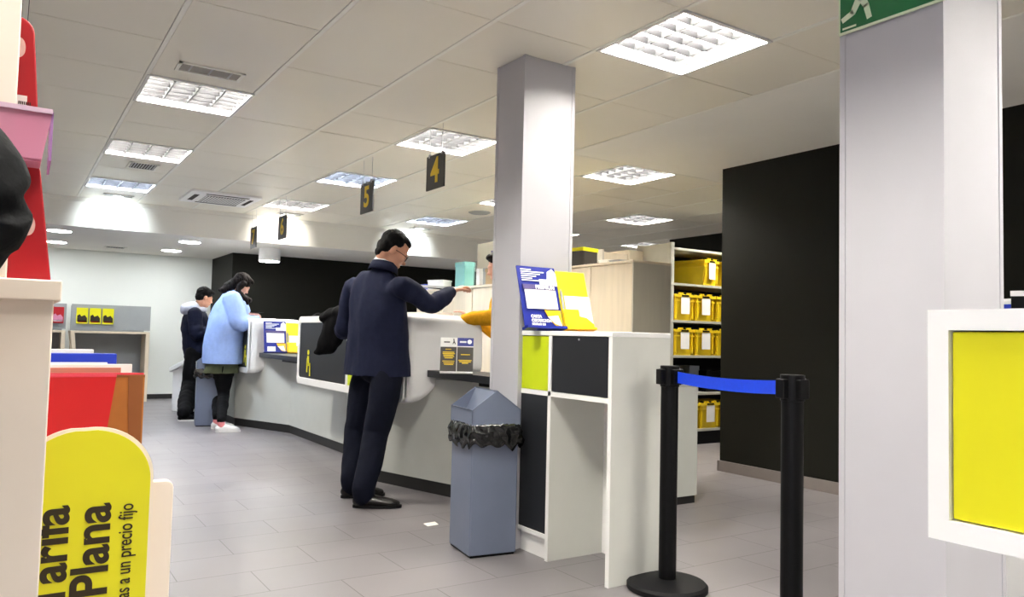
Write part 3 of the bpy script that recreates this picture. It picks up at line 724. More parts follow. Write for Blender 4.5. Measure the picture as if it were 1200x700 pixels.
# shelving with yellow crates, facing the camera side
RX, RY, RW, RD = 5.56, 5.58, 1.75, .5
rk = thing('storage_rack', 'grey metal storage rack full of yellow crates behind the dark wall', 'shelving', (RX, RY, 0))
for x in (0, RW - .05):
    for y in (0, RD - .04): obj('upright', box(nb(), x, x + .05, y, y + .04, 0, 2.05), M_steel, rk, .002)
LV = [.16, .53, .91, 1.265, 1.64, 2.0]
for z in LV: obj('shelf_board', box(nb(), .0, RW, -.004, RD, z - .025, z), M_steel, rk, .002)
obj('back_sheet', box(nb(), 0, RW, RD - .006, RD, .1, 2.04), M_black, rk)
obj('side_sheet', box(nb(), -.002, .004, .02, RD, .1, 2.04), M_steel, rk)
obj('kick_plate', box(nb(), .05, RW - .05, .02, .03, 0, .13), M_black, rk)
def make_crate():
    t = thing('plastic_crate', '', 'crate', (0, 0, 0), 0, 'yellow crates on the storage rack')
    w_, d_, h = .135, .2, .265
    b = nb()
    co = []
    for (s, z) in ((.88, 0), (1., h)): co += [(-w_ * s, -d_ * s, z), (w_ * s, -d_ * s, z), (w_ * s, d_ * s, z), (-w_ * s, d_ * s, z)]
    for (s, z) in ((.95, h), (.84, .01)): co += [(-w_ * s, -d_ * s, z), (w_ * s, -d_ * s, z), (w_ * s, d_ * s, z), (-w_ * s, d_ * s, z)]
    fs = [(3, 2, 1, 0)] + [(i, (i + 1) % 4, (i + 1) % 4 + 4, i + 4) for i in range(4)] + [(i + 4, (i + 1) % 4 + 4, (i + 1) % 4 + 8, i + 8) for i in range(4)] + [(i + 8, (i + 1) % 4 + 8, (i + 1) % 4 + 12, i + 12) for i in range(4)] + [(12, 13, 14, 15)]
    put(b, co, fs); obj('body', b, M_crate, t)
    r = nb()
    for (z0, z1, e) in ((h - .03, h, .012), (h - .075, h - .062, .006)):
        box(r, -w_ - e, w_ + e, -d_ - e, -d_ + .004, z0, z1); box(r, -w_ - e, w_ + e, d_ - .004, d_ + e, z0, z1); box(r, -w_ - e, -w_ + .004, -d_, d_, z0, z1); box(r, w_ - .004, w_ + e, -d_, d_, z0, z1)
    for x in (-.115, .115): box(r, x - .006, x + .006, -d_ - .006, -d_ + .01, .02, h - .03)
    obj('rim', r, M_crate, t, .002)
    for q in range(7): obj('lid_hinge', box(nb(), -.125 + q * .038, -.105 + q * .038, -d_ - .014, -d_ + .02, h - .002, h + .016), M_crate if q % 3 else M_black, t)
    obj('handle', box(nb(), -.05, .05, -d_ - .016, -d_ - .008, h - .024, h - .008), M_black, t)
    obj('label_sheet', box(nb(), -.055, .065, -d_ - .011, -d_ - .009, h - .2, h - .03), M_paper, t)
    return t
cr = make_crate(); cfirst = True
rows = [(1.64, [(.55, .2, .0), (.92, 0, 0)], 'top'), (1.265, [(.2, 0, 0), (.5, 0, 0), (.81, 0, 0), (1.12, 0, 0), (1.43, 0, 0)], 'second'), (.91, [(.2, 0, 0), (.505, 0, 0), (.81, 0, 0), (1.12, 0, 0), (1.43, 0, 0)], 'third'), (.16, [(.28, 0, 0), (.585, 0, 0), (.89, 0, 0), (1.2, 0, 0)], 'bottom')]
order = ['leftmost', 'second from the left', 'third from the left', 'fourth from the left', 'rightmost']
for z, cs, nm in rows:
    for q, (x, r, _) in enumerate(cs):
        if x > 1.0: continue
        o = cr if cfirst else copy_tree(cr); cfirst = False
        o.location = (RX + x, RY + .2, z); o.rotation_euler = (0, 0, r)
        o['label'] = 'yellow plastic crate on the %s shelf of the rack, %s' % (nm, order[q]); o['group'] = 'yellow crates on the storage rack'
# objects on the fourth shelf
small_box('metal_tin', RX + .17, RY + .2, .53, .22, .28, .18, M_steel, 'silver tin box on the fourth rack shelf, leftmost', 'box', 0, lid=M_crate)
small_box('metal_tin', RX + .46, RY + .2, .53, .14, .2, .27, mat('dull silver', (176, 180, 186), .3, metal=.6), 'upright silver container on the fourth rack shelf', 'container', 0)
small_box('equipment_case', RX + .72, RY + .2, .53, .26, .3, .22, M_black, 'black case on the fourth rack shelf', 'case', 0)

# ================================================================== BACK OFFICE, LEFT OF THE PILLAR
t = thing('filing_cabinet', 'long cream filing cabinet behind the counter clerk', 'cabinet', (3.95, 6.1, 0))
obj('body', box(nb(), 0, .45, 0, 1.9, 0, 1.54), M_woodshade, t, .002); obj('top', box(nb(), -.02, .47, -.02, 2.3, 1.54, 1.565), M_wood, t, .002)
for q in range(3): obj('door', box(nb(), -.014, 0, .01 + .63 * q, .62 + .63 * q, .05, 1.53), M_wood, t, .002)
t = thing('glass_shelf', 'thin glass shelf with bracket beyond the suited man', 'shelf', tuple(at(505, 338, 7.9)))
bq = nb(); box(bq, -.5, .35, -.15, .15, 0, .014); obj('pane', bq, M_lens, t); bq = nb(); box(bq, -.5, .35, -.155, -.15, -.004, .018); obj('edge_rail', bq, M_alu_trim, t)
obj('bracket', loft(nb(), [((-.08, -.1, .0), .008), ((.08, -.1, -.01), .008), ((.13, -.1, -.05), .008), ((.15, -.1, -.14), .008)], n=8), M_black, t)
zt = 1.565
def on_cab(name, u, y, w_, d_, h, m, lab, cat, lid=None, rot=0):
    return small_box(name, u, y, zt, w_, d_, h, m, lab, cat, rot, lid=lid)
on_cab('file_box', 4.05, 7.1, .12, .2, .27, M_teal, 'tall teal file box on the filing cabinet', 'file box', lid=M_teal)
on_cab('file_box', 4.2, 7.35, .12, .24, .29, mat('dark teal', (70, 96, 96), .6), 'dark teal file box behind the teal one', 'file box')
on_cab('ring_binder', 4.12, 6.86, .1, .07, .19, M_pwhite, 'white ring binder on the filing cabinet', 'binder')
on_cab('ring_binder', 4.14, 6.76, .1, .06, .19, M_hgrey, 'grey ring binder on the filing cabinet', 'binder')
on_cab('cardboard_box', 4.12, 6.52, .2, .22, .17, M_tan, 'tan cardboard box on the filing cabinet', 'box')
on_cab('blue_cup', 3.98, 7.85, .12, .16, .06, M_navyblue, 'low bright blue box beside the white papers on the filing cabinet', 'box')
on_cab('paper_stack', 4.02, 7.6, .16, .22, .1, M_pwhite, 'slanting stack of white papers on the filing cabinet', 'papers', rot=.4)
t = thing('storage_cabinet', 'tall beige cupboard with a printed label behind the pillar edge', 'cupboard', (4.45, 6.72, 0))
obj('body', box(nb(), 0, .5, 0, .8, 0, 2.1), M_woodshade, t, .003); obj('door_label', box(nb(), -.004, 0, .1, .5, 1.93, 2.0), M_pgrey, t)
t['label'] = 'tall beige cupboard with a small grey label behind the filing cabinet'

# ================================================================== FAR LEFT
def hutch(x0, x1, lab, brs, mm):
    t = thing('writing_desk', lab, 'writing desk', (x0, 12.22, 0), group='grey writing desks at the back wall')
    w_ = x1 - x0
    obj('back_board', box(nb(), .02, w_ - .02, .44, .46, 0, 1.36), M_hgrey, t)
    obj('front_board', box(nb(), 0, w_, 0, .02, 1.02, 1.37), M_hgrey, t, .002)
    obj('top', box(nb(), 0, w_, .0, .46, .97, 1.0), M_wood, t, .002)
    obj('side_panel', box(nb(), w_ - .05, w_, 0, .46, 0, .97), M_wood, t, .002)
    l = nb(); prism(l, [(0, .97), (.05, .97), (.16, 0), (.11, 0)], 0, .04, axis='y'); obj('slanted_leg', l, M_wood, t)
    l = nb(); prism(l, [(0, .97), (.05, .97), (.16, 0), (.11, 0)], .4, .44, axis='y'); obj('slanted_leg', l, M_wood, t)
    for q, x in enumerate(brs):
        o = thing('brochure', ('%s brochure on the far writing desk, %s' % (('yellow' if mm is M_yellow else 'red'), ('left', 'middle', 'right')[q])), 'brochure', (x0 + x, 12.2, 1.1), group='brochures on the far writing desks')
        obj('cover', box(nb(), -.07, .07, .0, .015, 0, .22), mm, o)
        obj('picture', prism(nb(), [(-.06, .03), (.06, .02), (.06, .08), (.03, .12), (-.01, .1), (-.03, .13), (-.06, .11)], -.002, 0, axis='y'), M_text if mm is M_yellow else M_pink, o)
        obj('caption', box(nb(), -.05, .05, -.002, 0, .02, .04), M_red if mm is M_yellow else M_pwhite, o)
    return t
hutch(.76, 1.76, 'grey writing desk against the back wall with yellow brochures', (.13, .29, .45), M_yellow)
hutch(-.3, .7, 'grey writing desk at far left with red brochures', (.74, .9), M_red)
t = thing('white_lectern', 'white slanted side panel standing behind the boy', 'panel', tuple(onz(209, 482, 0)))
M = basis(R_.xy.to_3d().normalized(), (0, 0, 1), (0, 0, 0))
b = nb(); prism(b, [(-.08, 0), (.26, 0), (.26, .7), (-.08, .52)], -.03, .03, M); obj('side_panel', b, M_white, t, .006)
b = nb(); prism(b, [(-.1, .5), (.26, .7), (.26, .76), (-.1, .56)], -.1, .1, M); obj('sloped_top', b, M_white, t, .006)
obj('pink_tag', box(nb(), 0, .06, .05, .15, .03, .034, M), M_sock, t)

# ================================================================== NEAR LEFT: retail display
sh = thing('display_cabinet', 'cream display cabinet at the left edge, nearest the camera', 'cabinet', (0, 0, 0))
obj('body', box(nb(), -.55, .052, 1.165, 1.3, 0, 1.085), M_cream, sh, .002)
obj('top', box(nb(), -.55, .06, 1.158, 1.31, 1.083, 1.11), M_cream, sh, .002)
obj('upright_panel', box(nb(), -.5, -.001, 1.172, 1.19, 1.11, 1.75), M_cream, sh, .002)
obj('rear_panel', box(nb(), -.5, -.004, 1.30, 1.32, 1.11, 1.9), M_cream, sh, .001)
# red packs above the cabinet
def redpack(x1b, x1t, z0, z1, y, lab, digits, dz, cap):
    t = thing('red_pack', lab, 'pack', (-.1, y, z0))
    h = z1 - z0; pts = [(-.12, 0), (x1b + .1, 0)]
    for q in range(7):
        a = q / 6 * PI / 2; pts.append((x1t + .1 - .022 + .022 * math.cos(a), h - .022 + .022 * math.sin(a)))
    pts.append((-.12, h))
    obj('body', prism(nb(), pts, 0, .04, axis='y'), M_red, t, .002)
    text('numeral', digits, .034, basis((1, 0, 0), (0, 0, 1), (dz[0] + .1, -.0015, dz[1] - z0)), mat('pale print', (230, 190, 180), .5), t, bold=.002, align='RIGHT')
    if cap: 
        obj('barcode_label', box(nb(), cap[0] + .1, cap[1] + .1, -.0012, 0, cap[2] - z0, cap[3] - z0), M_paper, t)
        b = nb()
        for q in range(7): box(b, cap[0] + .102 + q * .0021, cap[0] + .1032 + q * .0021, -.0018, -.001, cap[2] - z0 + .005, cap[3] - z0 - .008)
        obj('barcode', b, M_text, t)
    return t
yy = 1.2
def px(u, v, y=yy):
    r = F_ + R_ * ((u - 600) / FPX) + U_ * ((350 - v) / FPX); q = CAM + r * (y / r.y); return q.x, q.z
lo_b, lo_t, up_b, up_t = px(60, 324), px(46, 186), px(48, 132), px(42, 22)
redpack(lo_b[0], lo_t[0] + .003, 1.11, lo_t[1], yy, 'lower red card pack with pale number 00 on the cream cabinet', '00', (px(40, 268)[0], px(40, 266)[1]), None)
bc0, bc1 = px(19, 126), px(32, 113)
rp = redpack(up_b[0], up_t[0], up_b[1] - .04, up_t[1], yy, 'upper red card pack with a barcode label', '0', (px(29, 58)[0], px(29, 58)[1]), (bc0[0], bc1[0], bc0[1], bc1[1]))
# pink translucent pocket between the two packs
a0, a1 = px(20, 184, 1.147), px(62, 132, 1.147)
t = thing('plastic_tray', 'pink translucent plastic tray between the two red packs', 'tray', (a0[0], 1.19, a0[1]))
w_, h = a1[0] - a0[0], a1[1] - a0[1]
b = nb(); prism(b, [(-.03, 0), (w_ - .01, -.003), (w_, h), (-.03, h)], -.045, -.042, axis='y'); box(b, -.03, w_ - .01, -.045, .005, -.003, 0); obj('front_sheet', b, M_pink, t)
b = nb(); prism(b, [(-.045, -.0), (.005, -.01), (.008, h + .01), (-.045, h)], w_ - .002, w_ + .001, axis='x'); obj('side_sheet', b, mat('violet plastic edge', (176, 130, 190), .25, alpha=.9), t)
b = nb(); box(b, -.03, w_, -.047, -.04, h - .003, h + .003); obj('rim', b, mat('pale pink rim', (232, 200, 222), .3), t)

# tiered packaging display behind the sign
rack = thing('packaging_rack', 'white end panel of the packaging display beside the lime sign', 'display rack', (0, 1.4, 0))
M = None
zt_ = at(180, 562, 1.3).z
xs_r = at(203, 570, 1.3).x
obj('end_panel', prism(nb(), rrect(-.35, xs_r, 0, zt_, (0, .012, 0, 0), 4), 0.004, .024, axis='y'), M_cream, rack, .002)
obj('floor_tray', box(nb(), -.35, .2, .024, 1.1, .02, .1), M_cream, rack)
obj('rear_panel', box(nb(), -.35, .2, 1.1, 1.12, 0, .9), M_cream, rack)
# lime sign "Tarifa Plana"
sg = thing('price_sign', 'lime sign with rounded top reading Tarifa Plana sideways', 'sign', (0, 1.395, 0))
def sx(u, v, y=1.39):
    return px(u, v, y)
c_r = sx(178, 600)[0]; top = sx(112, 501)[1]; rad = .085
c_l = c_r - .30
pts = [(c_l, .3), (c_r, .3)]
top_c = sx(112, 501)[0]
# right shoulder is a large radius rising to the flat-ish crown
R1 = c_r - top_c
for q in range(15):
    a = q / 14 * PI / 2; pts.append((top_c + R1 * math.cos(a), top - R1 * .95 + R1 * .95 * math.sin(a)))
pts.append((top_c - .02, top - .001)); 
for q in range(1, 12):
    a = PI / 2 + q / 11 * PI / 2; pts.append((top_c - .02 + R1 * math.cos(a), top - R1 * .95 + R1 * .95 * math.sin(a)))
pts.append((top_c - .02 - R1, .3))
pts = pts[1:]
lime2 = mat('lime sign print', (224, 220, 34), .45, var=.02)
obj('board', prism(nb(), pts, -.004, .002, axis='y'), M_cream, sg)
cx_, cz_ = top_c, .6
ins = [(x - .0045 if x > top_c else x + .0045, min(z, top) - .0045 if z > .31 else z) for x, z in pts]
obj('print_face', prism(nb(), ins, -.0055, -.004, axis='y'), lime2, sg)
def vtext(name, s, u, v, size, bold, xs=1.):
    x, z = sx(u, v)
    text(name, s, size, basis((0, 0, 1), (-1, 0, 0), (x, -.0062, z)), M_text, sg, bold=bold, align='RIGHT', depth=.0004, xs=xs)
vtext('word', 'Tarifa', 62, 594, .070, .0018, .97)
vtext('word', 'Plana', 111, 591, .072, .0018, .97)
vtext('small_print', 'Llamadas a un precio fijo', 149, 590, .03, .0002, .7)

# packaging items standing in the rack, nearest first
def sheet_item(name, u1, v1, d, w_, h, th, m, lab, cat, extra=None, name2=None):
    p = at(u1, v1, d)
    t = thing(name, lab, cat, (p.x - w_, p.y, p.z - h), group='packaging in the display rack')
    obj('body', box(nb(), 0, w_, 0, th, 0, h), m, t, .001)
    if extra: extra(t, w_, h, th)
    return t
def ex_box(t, w_, h, th):
    b = nb(); box(b, 0, w_, -.001, .001, h - .004, h + .001); obj('top_flap', b, mat('dark cardboard', (140, 84, 40), .8), t)
    b = nb(); prism(b, [(w_ - .005, 0), (w_ - .003, 0), (w_ - .003, h), (w_ - .03, h - .002)], -.0012, 0, axis='y'); obj('fold', b, mat('dark cardboard', (140, 84, 40), .8), t)
sheet_item('cardboard_carton', 170, 440, 1.52, .25, .62, .012, M_brown, 'brown cardboard carton behind the red folder', 'carton', ex_box)
def ex_red(t, w_, h, th):
    pass
p = at(137, 440, 1.45); t = thing('red_folder', 'red card folder standing in front of the brown carton', 'folder', (p.x - .25, p.y, p.z - .5), group='packaging in the display rack')
obj('body', prism(nb(), [(0, 0), (.19, 0), (.25, .5), (0, .5)], 0, .006, axis='y'), M_redfold, t)
obj('edge', box(nb(), 0, .25, -.0005, .006, .497, .5015), mat('pink edge', (226, 70, 90), .5), t)
sheet_item('pink_envelope', 169, 437, 1.56, .28, .6, .004, mat('crimson card', (214, 52, 72), .5), 'crimson envelope showing above the brown carton', 'envelope')
sheet_item('kraft_envelope', 142, 431, 1.66, .25, .6, .006, mat('dusty pink card', (190, 120, 100), .7), 'dusty brown envelope behind the crimson one', 'envelope')
sheet_item('white_carton', 155, 427, 1.7, .3, .6, .01, M_paper, 'white carton with grey edge in the packaging rack', 'carton')
sheet_item('white_envelope', 126, 425, 1.76, .25, .6, .006, M_paper, 'thin white envelope in front of the blue box', 'envelope')
sheet_item('blue_box', 137, 415, 1.86, .28, .6, .05, M_navyblue, 'glossy blue box in the packaging rack', 'box')
sheet_item('white_box', 110, 410, 1.98, .28, .6, .03, M_paper, 'white box farthest back in the packaging rack', 'box')

# ================================================================== PEOPLE
def head_frame(pos, fwd, up=V((0, 0, 1))):
    f = V(fwd).normalized(); l = V(up).cross(f).normalized(); u = f.cross(l)
    return Matrix(((f.x, l.x, u.x, pos[0]), (f.y, l.y, u.y, pos[1]), (f.z, l.z, u.z, pos[2]), (0, 0, 0, 1)))
def head_mesh(bm, M, s=1.):
    def e(c, r): ell(bm, [x * s for x in c], [x * s for x in r], M)
    e((-.012, 0, .035), (.095, .075, .088)); e((.03, 0, -.045), (.06, .056, .078)); e((.045, 0, -.02), (.05, .06, .06))
    e((.058, 0, -.098), (.026, .028, .02)); e((.0, 0, -.07), (.06, .055, .05))
    e((.083, 0, .02), (.014, .045, .012))                                   # brow
    e((.098, 0, -.03), (.02, .013, .014)); e((.09, 0, -.01), (.013, .009, .026))   # nose
    e((.086, 0, -.064), (.011, .024, .006)); e((.084, 0, -.073), (.011, .02, .007))  # lips
    for q in (-1, 1):
        e((-.004, .077 * q, -.008), (.02, .009, .032)); e((.07, .035 * q, -.025), (.02, .02, .02))
        e((.083, .03 * q, .0), (.008, .012, .008))
def hand_mesh(bm, wrist, direction, palmn, curl=.6, s=1., side=1, spread=0):
    """direction: wrist to knuckles; palmn: palm facing normal."""
    d = V(direction).normalized(); pn = V(palmn); pn = (pn - d * pn.dot(d)).normalized(); a = d.cross(pn) * side
    w = V(wrist)
    loft(bm, [(w - d * .01 * s, .026 * s, .019 * s), (w + d * .03 * s, .034 * s, .016 * s), (w + d * .075 * s, .04 * s, .014 * s)], side=a, n=14)
    for k, (off, ln) in enumerate(((-.03, .068), (-.010, .078), (.010, .074), (.029, .058))):
        p0 = w + d * .075 * s + a * off * s; q = d.copy(); pts = [(p0 - d * .02 * s, .0095 * s, .0095 * s), (p0, .0095 * s, .009 * s)]
        p = p0; ang = 0
        for j, fr in enumerate((.42, .32, .26)):
            ang += curl * (.45 if j == 0 else .65); dd = d * math.cos(ang) + pn * math.sin(ang)
            p = p + dd * ln * fr * s; pts.append((p, (.0088 - .0008 * j) * s, (.0085 - .0008 * j) * s))
        loft(bm, pts, side=a, n=10, sub=2)
    th = w + d * .02 * s - a * .026 * s
    t1 = th + (d * .7 - a * .75 + pn * .35).normalized() * .038 * s; t2 = t1 + (d * .9 - a * .15 + pn * .45).normalized() * .032 * s
    loft(bm, [(th, .013 * s), (t1, .0105 * s), (t2, .009 * s)], side=a, n=10, sub=2)
def limb(bm, a, b, c, r0, r1, r2, side, flat=1.):
    a, b, c = V(a), V(b), V(c)
    loft(bm, [(a, r0, r0 * flat), (a.lerp(b, .45), r0 * .93, r0 * .93 * flat), (b, r1, r1), (b.lerp(c, .35), r1 * 1.02, r1 * 1.02), (c, r2, r2)], side=side, n=16)
def torso(bm, pel, wst, chst, nck, lat, rw, rd, extra=0.):
    loft(bm, [(pel, rw[0] + extra, rd[0] + extra), (wst, rw[1] + extra, rd[1] + extra), (chst, rw[2] + extra, rd[2] + extra), (nck, rw[3] + extra, rd[3] + extra)], side=lat, n=28, sub=6)
def shoe(bm, heel, toe, h=.085, w=.048, sole=False):
    heel, toe = V(heel), V(toe); d = (toe - heel); L = d.length; d.normalize(); s = V((-d.y, d.x, 0)); up = V((0, 0, 1))
    if sole:
        n = 24; co = []
        for z in (0, .018):
            for i in range(n):
                a = 2 * PI * i / n; x = .5 + .5 * math.cos(a); ww = w * (.82 + .25 * x) * math.sin(a)
                co.append(heel + d * (x * L) + s * ww + up * z)
        put(bm, co, [tuple(range(n)), tuple(range(2 * n - 1, n - 1, -1))] + [(i, (i + 1) % n, (i + 1) % n + n, i + n) for i in range(n)])
        return
    loft(bm, [(heel + d * .035 + up * .04, w * .8, .037), (heel + d * .10 + up * .042, w * .85, .04), (heel + d * (L * .55) + up * .036, w * .95, .033), (heel + d * (L * .78) + up * .029, w, .026), (heel + d * (L - .03) + up * .024, w * .75, .02)], side=s, n=18)
    loft(bm, [(heel + d * .05 + up * .05, .036, .042), (heel + d * .052 + up * h, .034, .04)], side=s, n=14)
def person(lab, joints, skin, loc, **k):
    t = thing('person', lab, 'person', tuple(loc)); return t
def rel(o, t): o.data.transform(Matrix.Translation(-V(t.location))); return o

# ---- suited man at the counter
def man():
    ft_r = onz(438, 594, 0); ft_l = onz(420, 583, 0)
    t = thing('person', 'man in a navy suit reaching over the counter, dark coat over his arm', 'person', (round((ft_r.x + ft_l.x) / 2, 3), round((ft_r.y + ft_l.y) / 2, 3), 0))
    dR, dL = 4.93, 5.13
    hipR, hipL = at(457, 432, dR - .02), at(433, 430, dL)
    knR, knL = at(440, 510, dR - .05), at(418, 507, dL - .02)
    fd = R_.copy(); fd.z = 0; fd.normalize(); fd2 = (fd + F_ * .1); fd2.z = 0; fd2.normalize()
    heR, heL = onz(413, 595, 0), onz(399, 584, 0)
    toR, toL = heR + fd2 * .295, heL + (fd2 + V((.1, .3, 0))).normalized() * .29
    heR.z = heL.z = toR.z = toL.z = 0
    anR, anL = heR + (toR - heR).normalized() * .065 + V((0, 0, .09)), heL + (toL - heL).normalized() * .065 + V((0, 0, .09))
    shR, shL = at(473, 336, 4.86), at(413, 337, 5.16)
    lat = (shL - shR); lat.z = 0; lat.normalize()
    elR, wrR = at(504, 357, 4.98), at(529, 342, 5.14)
    elL = at(404, 386, 5.26); wrL = at(396, 374, 5.5)
    pel = (hipR + hipL) / 2; pel.z += .03
    wst = at(446, 392, 5.02); ch = at(444, 345, 5.02); nk = at(449, 318, 5.0)
    hp = at(461, 294, 5.0)
    hf = (R_ * .86 + F_ * .22 - V((0, 0, 1)) * .62)
    HM = head_frame(hp, hf)
    b = nb(); head_mesh(b, HM)
    nb2 = at(450, 314, 5.0)
    loft(b, [(nb2 - V((0, 0, .05)), .06, .058), (nb2, .058, .056), (hp + HM.to_3x3() @ V((-.03, 0, -.05)), .055, .058)], side=lat)
    torso(b, pel, wst, ch, nk, lat, (.13, .13, .17, .058), (.085, .09, .11, .055))
    for a, e, w_ in ((shR, elR, wrR), (shL, elL, wrL)): limb(b, a, e, w_, .05, .042, .026, V((0, 0, 1)))
    for a, e, w_ in ((hipR, knR, anR), (hipL, knL, anL)): limb(b, a, e, w_, .078, .053, .036, lat)
    for h, to in ((heR, toR), (heL, toL)):
        d = (to - h).normalized(); loft(b, [(h + d * .05 + V((0, 0, .05)), .03, .03), (h + d * .22 + V((0, 0, .03)), .035, .02)], side=V((-d.y, d.x, 0)))
    hd = (wrR - elR).normalized(); hd = (hd * .8 + R_ * .1 - V((0, 0, .05))).normalized()
    hand_mesh(b, wrR + hd * .02, hd, V((-.1, -.1, -1)), curl=.8, side=1)
    hdl = (wrL - elL).normalized(); hand_mesh(b, wrL, hdl, V((.3, 0, -1)), curl=1.0, side=-1)
    rel(blob('body', b, M_skin, t, .006, 2), t)
    # jacket
    J = nb(); up = V((0, 0, 1)); f0 = V((lat.y, -lat.x, 0))
    hem = at(442, 438, 5.03); 
    bk = -f0
    loft(J, [(hem - up * .08, .262, .175), (hem + up * .04, .258, .17), (at(442, 405, 5.03), .24, .155), (at(443, 378, 5.02), .228, .148), (at(443, 352, 5.02), .222, .14), (at(444, 336, 5.01), .205, .12), (at(447, 325, 5.0), .135, .085), (at(449, 316, 5.0), .072, .062)], side=lat, n=32, sub=6)
    for a, e, w_, r in ((shR, elR, wrR, 1), (shL, elL, wrL, 1)):
        loft(J, [(a + (ch - a) * .3, .06, .07), (a, .067, .07), (a.lerp(e, .5), .066, .068), (e, .064, .062), (e.lerp(w_, .5), .058, .056), (w_.lerp(e, .06), .046, .045)], side=V((0, 0, 1)), n=18)
    rel(blob('jacket', J, M_suit, t, .0075, 4, wrinkle=(.013, (8, 8, 4)), cut=(hem - up * .01, -up)), t)
    # jacket collar and shirt collar
    c = nb(); ring = []
    n = 30
    cc = at(450.5, 311, 5.0)
    ax = (hp - nb2).normalized()
    Mc = head_frame(cc, f0 + V((0, 0, -.25)))
    def collar(r0, r1, h0, h1, m, nm, a0=.2):
        bm = nb(); co = []
        for k in range(2):
            for i in range(n + 1):
                a = PI * a0 + (2 * PI - 2 * PI * a0) * i / n
                for r, h in ((r0, h0), (r1, h1)):
                    rr = r + .006 * k; co.append(Mc @ V((rr * math.cos(a), rr * 1.02 * math.sin(a), h)))
        N = 2 * (n + 1); fs = []
        for i in range(n):
            q = 2 * i; fs += [(q, q + 1, q + 3, q + 2), (N + q, N + q + 2, N + q + 3, N + q + 1), (q + 1, N + q + 1, N + q + 3, q + 3), (q, q + 2, N + q + 2, N + q)]
        put(bm, co, fs); rel(obj(nm, bm, m, t, smooth=True), t)
    collar(.072, .066, -.03, .034, M_shirt, 'shirt_collar'); collar(.092, .078, -.05, .012, M_suit, 'jacket_collar')
    # trousers
    T_ = nb()
    loft(T_, [(pel + up * .1, .16, .11), (pel - up * .02, .17, .12)], side=lat, n=28)
    for hi, kn, an in ((hipR, knR, anR), (hipL, knL, anL)):
        loft(T_, [(hi + (pel - hi) * .25, .095, .098), (hi.lerp(kn, .3), .1, .104), (hi.lerp(kn, .8), .088, .092), (kn, .082, .086), (kn.lerp(an, .5), .074, .080), (an + up * .04, .064, .07), (an - up * .015, .06, .066)], side=lat, n=20)
    rel(blob('trousers', T_, M_trous, t, .0075, 3, wrinkle=(.008, (8, 8, 5))), t)
    for h, to in ((heR, toR), (heL, toL)):
        s = nb(); shoe(s, h, to, h=.095, w=.047); so = rel(blob('shoe', s, M_leather, t, .005, 3), t)
        s = nb(); shoe(s, h, to, sole=True); rel(obj('sole', s, M_rubber, so), t)
    # hair, short, receding at the front
    hb = nb()
    for cpt, r in (((-.026, 0, .05), (.092, .081, .085)), ((-.055, 0, .0), (.06, .074, .07)), ((.012, 0, .085), (.07, .06, .04)), ((-.02, .062, .02), (.03, .018, .035)), ((-.02, -.062, .02), (.03, .018, .035)), ((-.07, 0, -.05), (.03, .055, .04))): ell(hb, cpt, r, HM)
    rel(blob('hair', hb, M_hair, t, .005, 2, wrinkle=(.004, (40, 40, 20))), t)
    # glasses
    gl = nb()
    for q in (-1, 1):
        pts = [HM @ V((.099, q * .033 + .024 * math.cos(a), .0 + .019 * math.sin(a))) for a in [2 * PI * i / 14 for i in range(15)]]
        loft(gl, [(p, .0022) for p in pts], n=6, sub=1)
        loft(gl, [(HM @ V((.099, q * .058, .006)), .002), (HM @ V((.04, q * .078, .005)), .002), (HM @ V((-.006, q * .08, .0)), .002)], n=6)
    loft(gl, [(HM @ V((.1, -.01, .004)), .002), (HM @ V((.1, .01, .004)), .002)], n=6)
    go = rel(obj('glasses', gl, M_black, t), t)
    ln = nb()
    for q in (-1, 1): ell(ln, (.099, q * .033, 0), (.0015, .023, .018), HM, 12)
    rel(obj('lens', ln, M_lens, go), t)
    return t, elL, wrL
mt, elL, wrL = man()
# coat carried over the forearm: folded cloth hanging in a point
def coat():
    t = thing('coat', 'black coat hanging folded over the suited man\'s left forearm', 'coat', tuple(at(395, 385, 5.36)))
    b = nb()
    d = 5.36
    loft(b, [(at(412, 366, 5.3), .05, .07), (at(396, 367, d), .05, .08), (at(381, 373, d + .03), .035, .07)], side=U_, n=18)
    loft(b, [(at(400, 370, d), .075, .08), (at(394, 383, d), .09, .07), (at(386, 397, d), .075, .05), (at(377, 409, d), .045, .035), (at(370, 413, d), .018, .02)], side=R_, n=20)
    loft(b, [(at(402, 372, d - .03), .06, .06), (at(397, 392, d - .02), .05, .05), (at(390, 408, d), .028, .03), (at(384, 411, d), .015, .02)], side=R_, n=18)
    rel(blob('coat_cloth', b, M_blackcl, t, .007, 2, wrinkle=(.014, (12, 12, 5))), t)
coat()

